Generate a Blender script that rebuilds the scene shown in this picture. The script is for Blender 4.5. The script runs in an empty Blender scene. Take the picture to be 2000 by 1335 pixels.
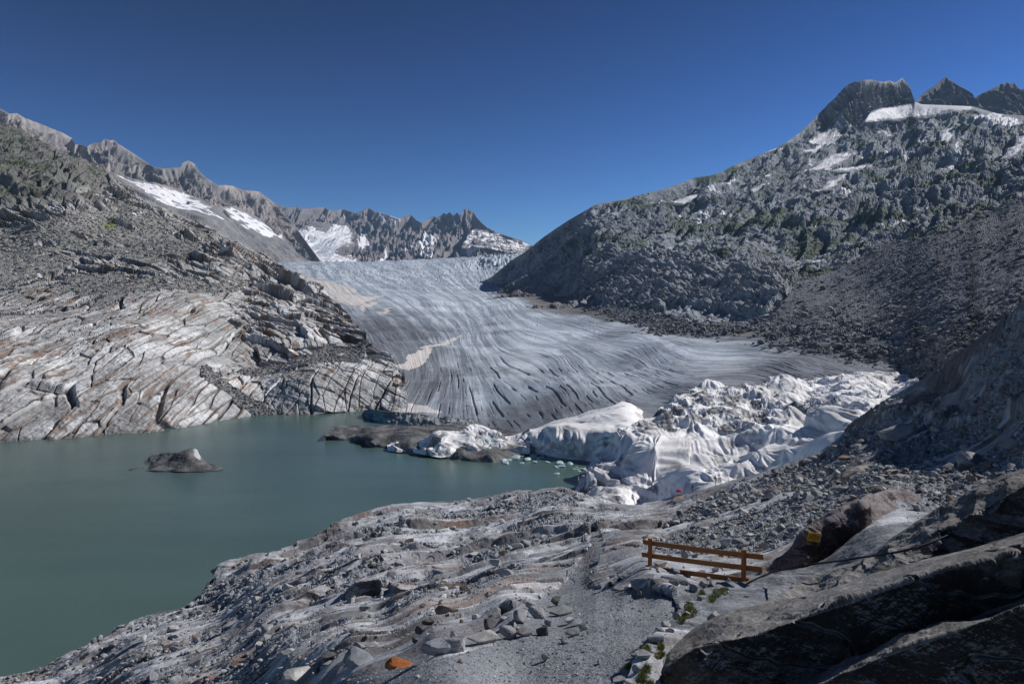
import bpy, bmesh, math, time
import numpy as np
from mathutils import Vector, Matrix
T0 = time.time()
def log(*a): print('[%.1fs]' % (time.time() - T0), *a, flush=True)
scene = bpy.context.scene
COL = scene.collection
F = 1333.0; EYE = 60.0; CX = 1000.0; CY = 667.5; YH = 600.0
PITCH = math.atan((CY - YH) / F)
RNG = np.random.RandomState(11)

# ------------------------------------------------------------------ rays
def ray(px, py):
    x = (np.asarray(px, float) - CX) / F
    u = (CY - np.asarray(py, float)) / F
    y = math.cos(PITCH) + u * math.sin(PITCH)
    z = u * math.cos(PITCH) - math.sin(PITCH)
    return np.stack([x / y, np.ones_like(x + y), z / y], -1)
def at(px, py, D):
    r = ray(px, py)
    return r * np.asarray(D, float)[..., None] + np.array([0, 0, EYE])
def lakeD(py, z=0.0):
    return (EYE - z) / -ray(1000, py)[2]

# ------------------------------------------------------------------ noise
_rs = np.random.RandomState(5)
_perm = _rs.permutation(256).astype(np.int32); _perm = np.concatenate([_perm, _perm, _perm])
_g3 = _rs.normal(size=(256, 3)).astype(np.float32); _g3 /= np.linalg.norm(_g3, axis=1, keepdims=True); _g3 *= 1.5
_a2 = _rs.rand(256) * 2 * np.pi
_g2 = (np.stack([np.cos(_a2), np.sin(_a2)], 1) * 1.45).astype(np.float32)
def _fade(t): return t * t * t * (t * (t * 6 - 15) + 10)
def _n3(x, y, z):
    xi = np.floor(x); yi = np.floor(y); zi = np.floor(z)
    xf = x - xi; yf = y - yi; zf = z - zi
    xi = xi.astype(np.int32) & 255; yi = yi.astype(np.int32) & 255; zi = zi.astype(np.int32) & 255
    u = _fade(xf); v = _fade(yf); w = _fade(zf)
    out = 0
    for dx in (0, 1):
        a = _perm[xi + dx]; wx = u if dx else 1 - u
        for dy in (0, 1):
            b = _perm[(a + yi + dy) & 511]; wy = v if dy else 1 - v
            for dz in (0, 1):
                h = _perm[(b + zi + dz) & 511]; g = _g3[h]
                wz = w if dz else 1 - w
                out = out + wx * wy * wz * (g[:, 0] * (xf - dx) + g[:, 1] * (yf - dy) + g[:, 2] * (zf - dz))
    return out
def _n2(x, y):
    xi = np.floor(x); yi = np.floor(y)
    xf = x - xi; yf = y - yi
    xi = xi.astype(np.int32) & 255; yi = yi.astype(np.int32) & 255
    u = _fade(xf); v = _fade(yf); out = 0
    for dx in (0, 1):
        a = _perm[xi + dx]; wx = u if dx else 1 - u
        for dy in (0, 1):
            g = _g2[_perm[(a + yi + dy) & 511]]; wy = v if dy else 1 - v
            out = out + wx * wy * (g[:, 0] * (xf - dx) + g[:, 1] * (yf - dy))
    return out
CH = 40000
def n3(P, wl, seed=0):
    P = P.reshape(-1, 3); out = np.empty(len(P), np.float32)
    o = np.array([seed * 17.31 % 251, seed * 7.77 % 241, seed * 3.13 % 239])
    for i in range(0, len(P), CH):
        q = (P[i:i + CH] / wl + o).astype(np.float32)
        out[i:i + CH] = _n3(q[:, 0], q[:, 1], q[:, 2])
    return out
def n2(s, t, seed=0):
    s = np.asarray(s); t = np.asarray(t); out = np.empty(len(s), np.float32)
    a = seed * 17.31 % 251; b = seed * 7.77 % 241
    for i in range(0, len(s), CH):
        out[i:i + CH] = _n2((s[i:i + CH] + a).astype(np.float32), (t[i:i + CH] + b).astype(np.float32))
    return out
def lod(wl, px, lo=2.0, hi=4.0):
    return np.clip((wl / px - lo) / (hi - lo), 0, 1)
def fbm3(P, wl, octs, px=None, gain=0.5, seed=0, ridged=False, lac=2.03):
    s = 0; a = 1.0; prev = 1.0
    for k in range(octs):
        w = 1.0 if px is None else lod(wl, px)
        if px is not None and not np.any(w > 0): break
        n = n3(P, wl, seed + k)
        if ridged:
            r = (1 - np.abs(n) * 1.6); r = np.clip(r, 0, 1) ** 2
            n = r * np.clip(prev * 1.6, 0, 1); prev = r; n = n - 0.35
        s = s + a * w * n; a *= gain; wl /= lac
    return s
def fbm2(s_, t_, octs, gain=0.5, seed=0):
    r = 0; a = 1.0; f = 1.0
    for k in range(octs):
        r = r + a * n2(s_ * f, t_ * f, seed + k); a *= gain; f *= 2.03
    return r
def voro(s, t, seed=0, jit=0.9):
    """2-D Voronoi: F1, F2-F1, per cell random (3), vector to the centre."""
    N = len(s); F1 = np.empty(N, np.float32); FB = np.empty(N, np.float32)
    R = np.empty((N, 3), np.float32); V = np.empty((N, 2), np.float32)
    rt = np.random.RandomState(100 + seed).rand(65536, 5).astype(np.float32)
    for i in range(0, N, CH):
        a = s[i:i + CH].astype(np.float32); b = t[i:i + CH].astype(np.float32)
        ia = np.floor(a).astype(np.int64); ib = np.floor(b).astype(np.int64)
        d1 = np.full(len(a), 9., np.float32); d2 = d1.copy(); hid = np.zeros(len(a), np.int64)
        vx = np.zeros(len(a), np.float32); vy = vx.copy()
        for dx in (-1, 0, 1):
            for dy in (-1, 0, 1):
                h = ((ia + dx) * 7919 + (ib + dy) * 104729 + seed * 31) & 65535
                r = rt[h]
                qx = (ia + dx) + 0.5 + (r[:, 0] - .5) * jit - a; qy = (ib + dy) + 0.5 + (r[:, 1] - .5) * jit - b
                d = np.sqrt(qx * qx + qy * qy)
                m = d < d1
                d2 = np.where(m, d1, np.minimum(d2, d))
                vx = np.where(m, qx, vx); vy = np.where(m, qy, vy); hid = np.where(m, h, hid); d1 = np.where(m, d, d1)
        F1[i:i + CH] = d1; FB[i:i + CH] = d2 - d1; R[i:i + CH] = rt[hid][:, 2:5]; V[i:i + CH, 0] = vx; V[i:i + CH, 1] = vy
    return F1, FB, R, V
def ss(a, b, x):
    t = np.clip((x - a) / (b - a), 0, 1); return t * t * (3 - 2 * t)
def mix(a, b, t):
    t = np.asarray(t)
    if t.ndim == 1: t = t[:, None]
    return np.asarray(a) * (1 - t) + np.asarray(b) * t

# ------------------------------------------------------------------ thin plate spline (log depth over bearing / elevation)
class TPS:
    def __init__(s, pts, lam=1e-3, logv=True):
        p = np.array([q[:2] for q in pts], float) / 500.; v = np.array([q[2] for q in pts], float)
        if logv: v = np.log(v)
        s.p = p; s.logv = logv; n = len(p)
        K = s._k(np.linalg.norm(p[:, None] - p[None], axis=2)) + lam * np.eye(n)
        Q = np.hstack([np.ones((n, 1)), p]); A = np.zeros((n + 3, n + 3)); A[:n, :n] = K; A[:n, n:] = Q; A[n:, :n] = Q.T
        s.w = np.linalg.solve(A, np.concatenate([v, np.zeros(3)])); s.lo = v.min() - .6; s.hi = v.max() + .6
    def _k(s, r): return np.where(r > 1e-9, r * r * np.log(np.maximum(r, 1e-9)), 0)
    def __call__(s, x, y):
        x = np.asarray(x, float); shp = x.shape; x = x.ravel() / 500.; y = np.asarray(y, float).ravel() / 500.
        out = np.empty(len(x)); n = len(s.p)
        for i in range(0, len(x), 20000):
            a = x[i:i + 20000]; b = y[i:i + 20000]
            r2 = (a[:, None] - s.p[None, :, 0]) ** 2 + (b[:, None] - s.p[None, :, 1]) ** 2
            k = 0.5 * r2 * np.log(np.maximum(r2, 1e-18))
            out[i:i + 20000] = k @ s.w[:n] + s.w[n] + s.w[n + 1] * a + s.w[n + 2] * b
        if s.logv: out = np.exp(np.clip(out, s.lo, s.hi))
        return out.reshape(shp)

class Bands:
    """depth from a few crest lines running across the rock (elevation curve, distance curve), top to bottom"""
    def __init__(s, bands): s.b = bands
    def __call__(s, X, Y):
        x = X.ravel(); y = Y.ravel(); ys = np.array([curve(b[0], x) for b in s.b]); ds = np.array([curve(b[1], x) for b in s.b])
        for i in range(1, len(ys)): ys[i] = np.maximum(ys[i], ys[i - 1] + 1)
        out = np.where(y <= ys[0], ds[0], ds[-1])
        for i in range(len(ys) - 1):
            m = (y > ys[i]) & (y <= ys[i + 1]); t = (y - ys[i]) / (ys[i + 1] - ys[i]); out = np.where(m, ds[i] + (ds[i + 1] - ds[i]) * t, out)
        return out.reshape(X.shape)
def poly_in(px, py, poly):
    poly = np.array(poly, float); inside = np.zeros(len(px), bool); n = len(poly); j = n - 1
    for i in range(n):
        xi, yi = poly[i]; xj, yj = poly[j]
        if yi != yj:
            c = ((yi > py) != (yj > py)) & (px < (xj - xi) * (py - yi) / (yj - yi) + xi)
            inside ^= c
        j = i
    return inside
def curve(pts, xs):
    p = np.array(pts, float); return np.interp(xs, p[:, 0], p[:, 1])

# ------------------------------------------------------------------ mesh output
def tag(o, label=None, cat=None, group=None, kind=None):
    if label: o['label'] = label
    if cat: o['category'] = cat
    if group: o['group'] = group
    if kind: o['kind'] = kind
    return o
def mesh_np(name, V, Fc, mat, col=None, smooth=True, parent=None):
    me = bpy.data.meshes.new(name)
    k = Fc.shape[1]
    me.vertices.add(len(V)); me.vertices.foreach_set('co', np.ascontiguousarray(V, np.float32).ravel())
    me.loops.add(len(Fc) * k); me.loops.foreach_set('vertex_index', np.ascontiguousarray(Fc, np.int32).ravel())
    me.polygons.add(len(Fc)); me.polygons.foreach_set('loop_start', np.arange(0, len(Fc) * k, k, dtype=np.int32))
    me.polygons.foreach_set('use_smooth', np.full(len(Fc), smooth))
    me.update(calc_edges=True)
    if col is not None:
        at_ = me.color_attributes.new('Col', 'FLOAT_COLOR', 'POINT')
        c = np.ones((len(V), 4), np.float32); c[:, :3] = np.clip(col, 0.0, .95)
        at_.data.foreach_set('color', c.ravel())
    me.materials.append(mat)
    o = bpy.data.objects.new(name, me); COL.objects.link(o); o.parent = parent
    return o

class Patch:
    """A sheet of real terrain: bearing/elevation grid, depth spline, displaced along the surface normal."""
    def __init__(s, x0, x1, top, bot, depth, step=1.3, rows=None, xstep=None):
        xs = np.arange(x0, x1 + .01, xstep or step); t = curve(top, xs) if not callable(top) else top(xs)
        b = curve(bot, xs) if not callable(bot) else bot(xs)
        nr = rows or int(np.max(b - t) / step) + 2
        v = np.linspace(0, 1, nr)
        kw = max(3, min(int(150 / (xs[1] - xs[0])), len(xs) // 3)); ker = np.hanning(kw + 2)[1:-1]; ker /= ker.sum()
        pad = np.concatenate([2 * t[0] - t[kw:0:-1], t, 2 * t[-1] - t[-2:-kw - 2:-1]]); ts = np.convolve(pad, ker, 'same')[kw:-kw] if len(t) > kw + 2 else t
        ts = ts[:len(t)]; lim = np.maximum(b - t, .1) / 8; ts = t - np.clip(t - ts, -lim, lim)
        s.PX = np.repeat(xs[None], nr, 0); s.PY = b[None] + (ts - b)[None] * v[:, None] + (t - ts)[None] * v[:, None] ** 6
        s.VV = np.repeat(v[:, None], len(xs), 1)
        s.nr, s.nc = s.PX.shape
        s.D = depth(s.PX, s.PY)
        s.P = at(s.PX, s.PY, s.D)
        s.px = s.PX.ravel(); s.py = s.PY.ravel(); s.d = s.D.ravel(); s.p = s.P.reshape(-1, 3).copy(); s.v = s.VV.ravel()
        s.n = s.normals(s.P); s.pix = s.d / F * step
    def normals(s, P):
        du = np.gradient(P, axis=1); dv = np.gradient(P, axis=0)
        n = np.cross(du, dv); l = np.linalg.norm(n, axis=2, keepdims=True); n = n / np.maximum(l, 1e-9)
        c = (n * (P - np.array([0, 0, EYE]))).sum(2, keepdims=True) > 0
        n = np.where(c & (np.abs(n[..., 2:3]) < .05), -n, n); n = np.where(n[..., 2:3] < -0.05, -n, n)
        return n.reshape(-1, 3)
    def displace(s, h, dirn=None):
        d = s.n if dirn is None else dirn
        s.p = s.p + d * np.asarray(h)[:, None]
    def refine(s, nr=None):
        """even out the rows over the displaced shape, so that steep faces get as many vertices as flat ones; returns the undisplaced positions"""
        nr = nr or int(s.nr * 1.15); P0 = s.P.reshape(s.nr, s.nc, 3); P1 = s.p.reshape(s.nr, s.nc, 3)
        eye = np.array([0, 0, EYE]); r = P1 - eye; ang = np.stack([r[..., 0] / r[..., 1], r[..., 2] / r[..., 1]], -1); dd = np.diff(P1, axis=0)
        seg = np.linalg.norm(np.diff(ang, axis=0), axis=2) + .12 * np.linalg.norm(dd, axis=2) / P1[1:, :, 1] + 1e-7
        k = np.ones(9) / 9; seg = np.apply_along_axis(lambda a: np.convolve(np.pad(a, 4, 'edge'), k, 'valid'), 1, seg)
        L_ = np.concatenate([np.zeros((1, s.nc)), np.cumsum(seg, 0)]); L_ /= L_[-1:]
        kk = np.hanning(35); kk /= kk.sum(); L_ = np.apply_along_axis(lambda a: np.convolve(np.pad(a, 17, 'edge'), kk, 'valid'), 1, L_)
        t = np.linspace(0, 1, nr); A = np.concatenate([P0, P1, s.PY[..., None], s.VV[..., None], s.D[..., None]], 2); out = np.empty((nr, s.nc, 9), np.float64)
        for j in range(s.nc):
            f = np.interp(t, L_[:, j], np.arange(s.nr)); i0 = np.minimum(f.astype(int), s.nr - 2); w = (f - i0)[:, None]; out[:, j] = A[i0, j] * (1 - w) + A[i0 + 1, j] * w
        s.nr = nr; s.PX = np.repeat(s.PX[:1], nr, 0); s.P = out[..., :3]; s.PY = out[..., 6]; s.VV = out[..., 7]; s.D = out[..., 8]
        s.px = s.PX.ravel(); s.py = s.PY.ravel(); s.v = s.VV.ravel(); s.pix = s.pix[0] / s.d[0] * s.D.ravel(); s.d = s.D.ravel(); s.p = out[..., 3:6].reshape(-1, 3).copy(); s.n = s.normals(out[..., 3:6])
        return s.P.reshape(-1, 3)
    def final_normals(s): return s.normals(s.p.reshape(s.nr, s.nc, 3))
    def build(s, name, mat, col, back=(12, 1.0, 1.0), zmin=-6., smooth=True, split=None, left=False):
        nr, nc = s.nr, s.nc; V = s.p.reshape(nr, nc, 3); C = np.asarray(col, np.float32).reshape(nr, nc, 3)
        if back:
            kb, run, slope = back
            top = V[-1]; away = top - np.array([0, 0, EYE]); away[:, 2] = 0; away /= np.linalg.norm(away, axis=1, keepdims=True)
            H = np.maximum(top[:, 2] - zmin, .02); rows = []
            for k in range(1, kb + 1):
                f = (k / kb) ** 1.5; r = top + away * (H * f * run)[:, None]; r[:, 2] = top[:, 2] - H * f * slope
                rows.append(r)
            V = np.concatenate([V, np.array(rows)]); C = np.concatenate([C, np.repeat(C[-1:], kb, 0)])
        R = V.shape[0]
        idx = np.arange(R * nc).reshape(R, nc)
        Fc = np.stack([idx[:-1, :-1], idx[:-1, 1:], idx[1:, 1:], idx[1:, :-1]], -1).reshape(-1, 4)
        V = V.reshape(-1, 3); C = C.reshape(-1, 3)
        if split is None: return mesh_np(name, V, Fc, mat, C, smooth)
        lab = np.zeros((R, nc), np.int32); lab[:nr] = split[0].reshape(nr, nc)
        fl = lab[:-1, :-1].ravel(); outs = []
        for k, (nm, mt) in enumerate([(name, mat)] + split[1]):
            f = Fc[fl == k]
            if not len(f): outs.append(None); continue
            u, inv = np.unique(f, return_inverse=True)
            outs.append(mesh_np(nm, V[u], inv.reshape(-1, 4), mt, C[u], smooth))
        return outs

# ------------------------------------------------------------------ materials
def new_mat(name):
    m = bpy.data.materials.new(name); m.use_nodes = True; nt = m.node_tree
    b = nt.nodes['Principled BSDF']; return m, nt, b
def N(nt, t, **kw):
    n = nt.nodes.new(t)
    for k, v in kw.items():
        if k in n.inputs.keys(): n.inputs[k].default_value = v
        else: setattr(n, k, v)
    return n
def terrain_mat(name, wl=2.0, detail=8, var=.35, bump=.1, bstr=.6, rough=.92, wl2=None, spec=.25, speck=0.0):
    """vertex-attribute base colour, broken up by world-space noise, with real bump relief"""
    m, nt, b = new_mat(name); L = nt.links.new
    a = N(nt, 'ShaderNodeAttribute', attribute_name='Col')
    geo = N(nt, 'ShaderNodeNewGeometry')
    n1 = N(nt, 'ShaderNodeTexNoise', Scale=1 / wl, Detail=detail, Roughness=.65)
    L(geo.outputs['Position'], n1.inputs['Vector'])
    mr = N(nt, 'ShaderNodeMapRange'); L(n1.outputs['Fac'], mr.inputs['Value'])
    mr.inputs['From Min'].default_value = .3; mr.inputs['From Max'].default_value = .7
    mr.inputs['To Min'].default_value = 1 - var; mr.inputs['To Max'].default_value = 1 + var
    fac = mr.outputs['Result']
    if speck:
        v = N(nt, 'ShaderNodeTexVoronoi', Scale=1 / (speck)); L(geo.outputs['Position'], v.inputs['Vector'])
        mr2 = N(nt, 'ShaderNodeMapRange'); L(v.outputs['Color'], mr2.inputs['Value'])
        mr2.inputs['To Min'].default_value = .65; mr2.inputs['To Max'].default_value = 1.35
        mu = N(nt, 'ShaderNodeMath', operation='MULTIPLY'); L(fac, mu.inputs[0]); L(mr2.outputs['Result'], mu.inputs[1]); fac = mu.outputs[0]
    vm = N(nt, 'ShaderNodeVectorMath', operation='SCALE'); L(a.outputs['Color'], vm.inputs[0]); L(fac, vm.inputs['Scale'])
    L(vm.outputs['Vector'], b.inputs['Base Color'])
    b.inputs['Roughness'].default_value = rough; b.inputs['Specular IOR Level'].default_value = spec
    n2_ = N(nt, 'ShaderNodeTexNoise', Scale=1 / (wl2 or wl * .6), Detail=detail, Roughness=.7); L(geo.outputs['Position'], n2_.inputs['Vector'])
    bp = N(nt, 'ShaderNodeBump', Strength=bstr, Distance=bump); L(n2_.outputs['Fac'], bp.inputs['Height'])
    L(bp.outputs['Normal'], b.inputs['Normal'])
    return m
def plain_mat(name, col, rough=.6, nscale=None, var=.25, bump=0, spec=.3, stretch=None):
    m, nt, b = new_mat(name); L = nt.links.new
    b.inputs['Roughness'].default_value = rough; b.inputs['Base Color'].default_value = (*col, 1); b.inputs['Specular IOR Level'].default_value = spec
    if nscale:
        tc = N(nt, 'ShaderNodeTexCoord'); mp = N(nt, 'ShaderNodeMapping'); L(tc.outputs['Object'], mp.inputs['Vector'])
        if stretch: mp.inputs['Scale'].default_value = stretch
        n1 = N(nt, 'ShaderNodeTexNoise', Scale=nscale, Detail=7, Roughness=.65); L(mp.outputs['Vector'], n1.inputs['Vector'])
        rp = N(nt, 'ShaderNodeValToRGB'); L(n1.outputs['Fac'], rp.inputs['Fac'])
        rp.color_ramp.elements[0].position = .3; rp.color_ramp.elements[1].position = .7
        rp.color_ramp.elements[0].color = (*[c * (1 - var) for c in col], 1); rp.color_ramp.elements[1].color = (*[min(1, c * (1 + var)) for c in col], 1)
        L(rp.outputs['Color'], b.inputs['Base Color'])
        if bump:
            bp = N(nt, 'ShaderNodeBump', Strength=.7, Distance=bump); L(n1.outputs['Fac'], bp.inputs['Height']); L(bp.outputs['Normal'], b.inputs['Normal'])
    return m
# ------------------------------------------------------------------ camera, sun, sky, air
cam = bpy.data.cameras.new('camera'); cam.lens = 24; cam.sensor_width = 36; cam.clip_start = .1; cam.clip_end = 60000
co = bpy.data.objects.new('camera', cam); COL.objects.link(co); scene.camera = co
co.location = (0, 0, EYE); co.rotation_euler = (math.pi / 2 - PITCH, 0, 0)
SUN_EL = math.radians(38); SUN_AZ = math.radians(71)      # azimuth clockwise from +Y
sd = Vector((math.sin(SUN_AZ) * math.cos(SUN_EL), math.cos(SUN_AZ) * math.cos(SUN_EL), math.sin(SUN_EL)))
sl = bpy.data.lights.new('sun', 'SUN'); sl.energy = 5.0; sl.angle = math.radians(.5); sl.color = (1, .965, .925)
so = bpy.data.objects.new('sun', sl); COL.objects.link(so); so.rotation_euler = sd.to_track_quat('Z', 'Y').to_euler(); so.location = (200, 50, 400)
w = bpy.data.worlds.new('World'); scene.world = w; w.use_nodes = True; nt = w.node_tree
bg = nt.nodes['Background']; sky = nt.nodes.new('ShaderNodeTexSky'); sky.sky_type = 'NISHITA'; sky.sun_disc = False
sky.sun_elevation = SUN_EL; sky.sun_rotation = SUN_AZ; sky.altitude = 2300; sky.air_density = 1.15; sky.dust_density = .05; sky.ozone_density = 3.5
hs = nt.nodes.new('ShaderNodeHueSaturation'); hs.inputs['Saturation'].default_value = 1.06
nt.links.new(sky.outputs[0], hs.inputs['Color']); gm = nt.nodes.new('ShaderNodeGamma'); gm.inputs[1].default_value = 1.9; sc_ = nt.nodes.new('ShaderNodeVectorMath'); sc_.operation = 'SCALE'; sc_.inputs['Scale'].default_value = .21; nt.links.new(hs.outputs[0], gm.inputs[0]); nt.links.new(gm.outputs[0], sc_.inputs[0]); tc = nt.nodes.new('ShaderNodeTexCoord'); sp = nt.nodes.new('ShaderNodeSeparateXYZ'); nt.links.new(tc.outputs['Generated'], sp.inputs[0])
mr = nt.nodes.new('ShaderNodeMapRange'); mr.inputs['From Min'].default_value = .08; mr.inputs['From Max'].default_value = .5; mr.inputs['To Min'].default_value = 1.0; mr.inputs['To Max'].default_value = .5; nt.links.new(sp.outputs['Z'], mr.inputs['Value'])
s2_ = nt.nodes.new('ShaderNodeVectorMath'); s2_.operation = 'SCALE'; nt.links.new(sc_.outputs[0], s2_.inputs[0]); nt.links.new(mr.outputs[0], s2_.inputs['Scale']); nt.links.new(s2_.outputs[0], bg.inputs[0]); bg.inputs[1].default_value = .085
vs = scene.view_settings; vs.view_transform = 'Standard'; vs.look = 'None'; vs.exposure = 0.0; vs.gamma = 1
scene.cycles.use_denoising = True
scene.cycles.max_bounces = 5; scene.cycles.diffuse_bounces = 2; scene.cycles.glossy_bounces = 2; scene.cycles.volume_bounces = 0
scene.cycles.transmission_bounces = 2; scene.cycles.transparent_max_bounces = 8

HAZE = 3.0e-5
if HAZE:
    bm = bmesh.new(); bmesh.ops.create_cube(bm, size=1)
    me = bpy.data.meshes.new('haze'); bm.to_mesh(me); bm.free()
    hz = bpy.data.objects.new('haze', me); COL.objects.link(hz); hz.scale = (20000, 20500, 1500 + 12); hz.location = (0, 7800, (1500 - 12) / 2)
    m = bpy.data.materials.new('haze_air'); m.use_nodes = True; n_ = m.node_tree; n_.nodes.remove(n_.nodes['Principled BSDF'])
    pv = n_.nodes.new('ShaderNodeVolumePrincipled'); pv.inputs['Color'].default_value = (.42, .66, 1, 1); pv.inputs['Density'].default_value = HAZE; pv.inputs['Anisotropy'].default_value = 0.0
    n_.links.new(pv.outputs[0], n_.nodes['Material Output'].inputs['Volume']); me.materials.append(m)
    tag(hz, kind='stuff')

# ------------------------------------------------------------------ valley floor and lake
def flat_grid(name, x0, x1, y0, y1, z, n, mat):
    xs = np.linspace(x0, x1, n); ys = np.linspace(y0, y1, n); X, Y = np.meshgrid(xs, ys)
    V = np.stack([X, Y, np.full_like(X, z)], -1).reshape(-1, 3); i = np.arange(n * n).reshape(n, n)
    Fc = np.stack([i[:-1, :-1], i[:-1, 1:], i[1:, 1:], i[1:, :-1]], -1).reshape(-1, 4)
    return mesh_np(name, V, Fc, mat)
tag(flat_grid('ground', -9000, 9000, -2000, 16000, -9, 20, plain_mat('rock_ground', (.2, .2, .2), .9, .02)), kind='structure')
m, nt, b = new_mat('glacial_water'); L = nt.links.new
geo = N(nt, 'ShaderNodeNewGeometry'); b.inputs['Roughness'].default_value = .22; b.inputs['IOR'].default_value = 1.33; b.inputs['Specular IOR Level'].default_value = .5
n1 = N(nt, 'ShaderNodeTexNoise', Scale=.012, Detail=3); mp = N(nt, 'ShaderNodeMapping'); mp.inputs['Scale'].default_value = (1, 2.2, 1); L(geo.outputs['Position'], mp.inputs[0]); L(mp.outputs[0], n1.inputs['Vector'])
rp = N(nt, 'ShaderNodeValToRGB'); L(n1.outputs['Fac'], rp.inputs['Fac']); rp.color_ramp.elements[0].position = .35; rp.color_ramp.elements[1].position = .65
rp.color_ramp.elements[0].color = (.060, .102, .092, 1); rp.color_ramp.elements[1].color = (.072, .122, .110, 1); L(rp.outputs[0], b.inputs['Base Color'])
mp2 = N(nt, 'ShaderNodeMapping'); mp2.inputs['Scale'].default_value = (.8, 2.2, 1); mp2.inputs['Rotation'].default_value = (0, 0, .25); L(geo.outputs['Position'], mp2.inputs[0])
w1 = N(nt, 'ShaderNodeTexNoise', Scale=.9, Detail=5, Roughness=.6); L(mp2.outputs[0], w1.inputs['Vector'])
bp = N(nt, 'ShaderNodeBump', Strength=.55, Distance=.12); L(w1.outputs['Fac'], bp.inputs['Height']); L(bp.outputs[0], b.inputs['Normal'])
tag(flat_grid('lake', -420, 130, 60, 470, 0, 8, m), kind='structure')
# ------------------------------------------------------------------ materials for the setting
M_far = terrain_mat('far_rock', wl=60, detail=6, var=.25, bump=12, bstr=.7)
M_ridge = terrain_mat('ridge_rock', wl=25, detail=7, var=.25, bump=6, bstr=.7)
M_mtn = terrain_mat('mountain_rock', wl=9, detail=8, var=.3, bump=2.2, bstr=.8)
M_hill = terrain_mat('granite_hill', wl=3.5, detail=8, var=.22, bump=.55, bstr=.7)
M_bed = terrain_mat('bedrock', wl=.7, detail=9, var=.26, bump=.10, bstr=.8, speck=.035)
M_path = terrain_mat('gravel', wl=.09, detail=8, var=.3, bump=.03, bstr=1.0, speck=.028)
M_snow = terrain_mat('old_snow', wl=14, detail=6, var=.08, bump=1.0, bstr=.4, rough=.7)
M_ice = terrain_mat('glacier_ice', wl=5, detail=9, var=.14, bump=.3, bstr=.45, rough=.75, spec=.3)
M_fleece = terrain_mat('fleece', wl=1.4, detail=7, var=.08, bump=.22, bstr=.5, rough=.95, spec=.1)
M_bould = terrain_mat('boulder_rock', wl=.35, detail=9, var=.3, bump=.03, bstr=.8, speck=.014)
SNOW = np.array([.74, .74, .78]); LIGHT = np.array([.46, .445, .42]); GREY = np.array([.20, .205, .215]); DARK = np.array([.095, .095, .10])
RUST = np.array([.30, .145, .065]); BROWN = np.array([.115, .072, .05]); GREEN = np.array([.055, .075, .03])

def frame2(P, az):
    """strike / dip-ish coordinates: s along bearing az (deg from +X), t = across, folding height in"""
    a = math.radians(az); s = P[:, 0] * math.cos(a) + P[:, 1] * math.sin(a); t = -P[:, 0] * math.sin(a) + P[:, 1] * math.cos(a)
    return s, t

# ------------------------------------------------------------------ far ridge at the head of the glacier
top1 = [(440, 398), (480, 392), (533, 396), (560, 405), (578, 403), (590, 408), (611, 405), (635, 404), (641, 410), (659, 411), (668, 407), (680, 411), (692, 416), (704, 413), (712, 409), (720, 405), (726, 409), (731, 413), (740, 414), (758, 420), (779, 427), (788, 423), (796, 422), (803, 419), (812, 429), (824, 436), (831, 430), (839, 425), (848, 422), (853, 426), (857, 423), (862, 420), (867, 415), (872, 419), (878, 414), (885, 421), (889, 418), (893, 415), (898, 421), (902, 419), (906, 407), (910, 410), (914, 407), (920, 412), (924, 413), (932, 425), (940, 434), (950, 443), (968, 453), (992, 461), (1016, 468), (1037, 478), (1060, 492), (1110, 520)]
D1 = TPS([(440, 390, 7600), (600, 405, 8200), (720, 405, 8600), (850, 422, 8200), (908, 406, 7800), (960, 450, 7200), (1040, 480, 6800), (1110, 520, 6300),
          (440, 520, 5200), (560, 520, 5000), (640, 512, 5000), (800, 512, 5200), (900, 508, 5300), (1000, 502, 5400), (1110, 530, 5300),
          (600, 450, 7200), (640, 475, 6500), (700, 455, 7400), (700, 490, 5900), (760, 440, 7600), (800, 465, 6800), (850, 480, 6100), (905, 470, 6500), (960, 480, 6100), (1020, 490, 5900)], 2e-3)
p = Patch(440, 1110, top1, [(440, 522), (1110, 522)], D1, step=.75)
edge = ss(1.0, .93, p.v)
s_, t_ = p.p[:, 0], p.p[:, 2]
g = fbm2((s_ + n3(p.p, 400, 3) * 90) / 210, t_ / 900, 5, .55, 4)            # couloirs running down the faces
calm = np.ones(len(p.px))
for q in ([(575, 446), (605, 436), (648, 432), (680, 434), (700, 454), (700, 474), (662, 482), (700, 504), (710, 516), (620, 518), (600, 480)], [(900, 478), (920, 448), (930, 440), (1040, 482), (1010, 490)]): calm = np.minimum(calm, 1 - .8 * poly_in(p.px, p.py, q))
g2 = fbm2((s_ + n3(p.p, 160, 5) * 30) / 75, t_ / 380, 4, .6, 44)
h = edge * calm * (-np.abs(g) * 150 - np.abs(g2) * 55 + fbm3(p.p, 260, 5, p.pix, .55, 8, True) * 45 - 22)
p.displace(h)
nn = p.final_normals()
c = mix([.165, .155, .165], [.235, .215, .215], ss(-.5, .6, n3(p.p, 300, 21)))
wx = p.px + n3(p.p, 120, 31) * 7 + n3(p.p, 45, 32) * 3; wy = p.py + n3(p.p, 120, 33) * 6 + n3(p.p, 45, 34) * 3
sn = np.zeros(len(wx), bool)
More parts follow.
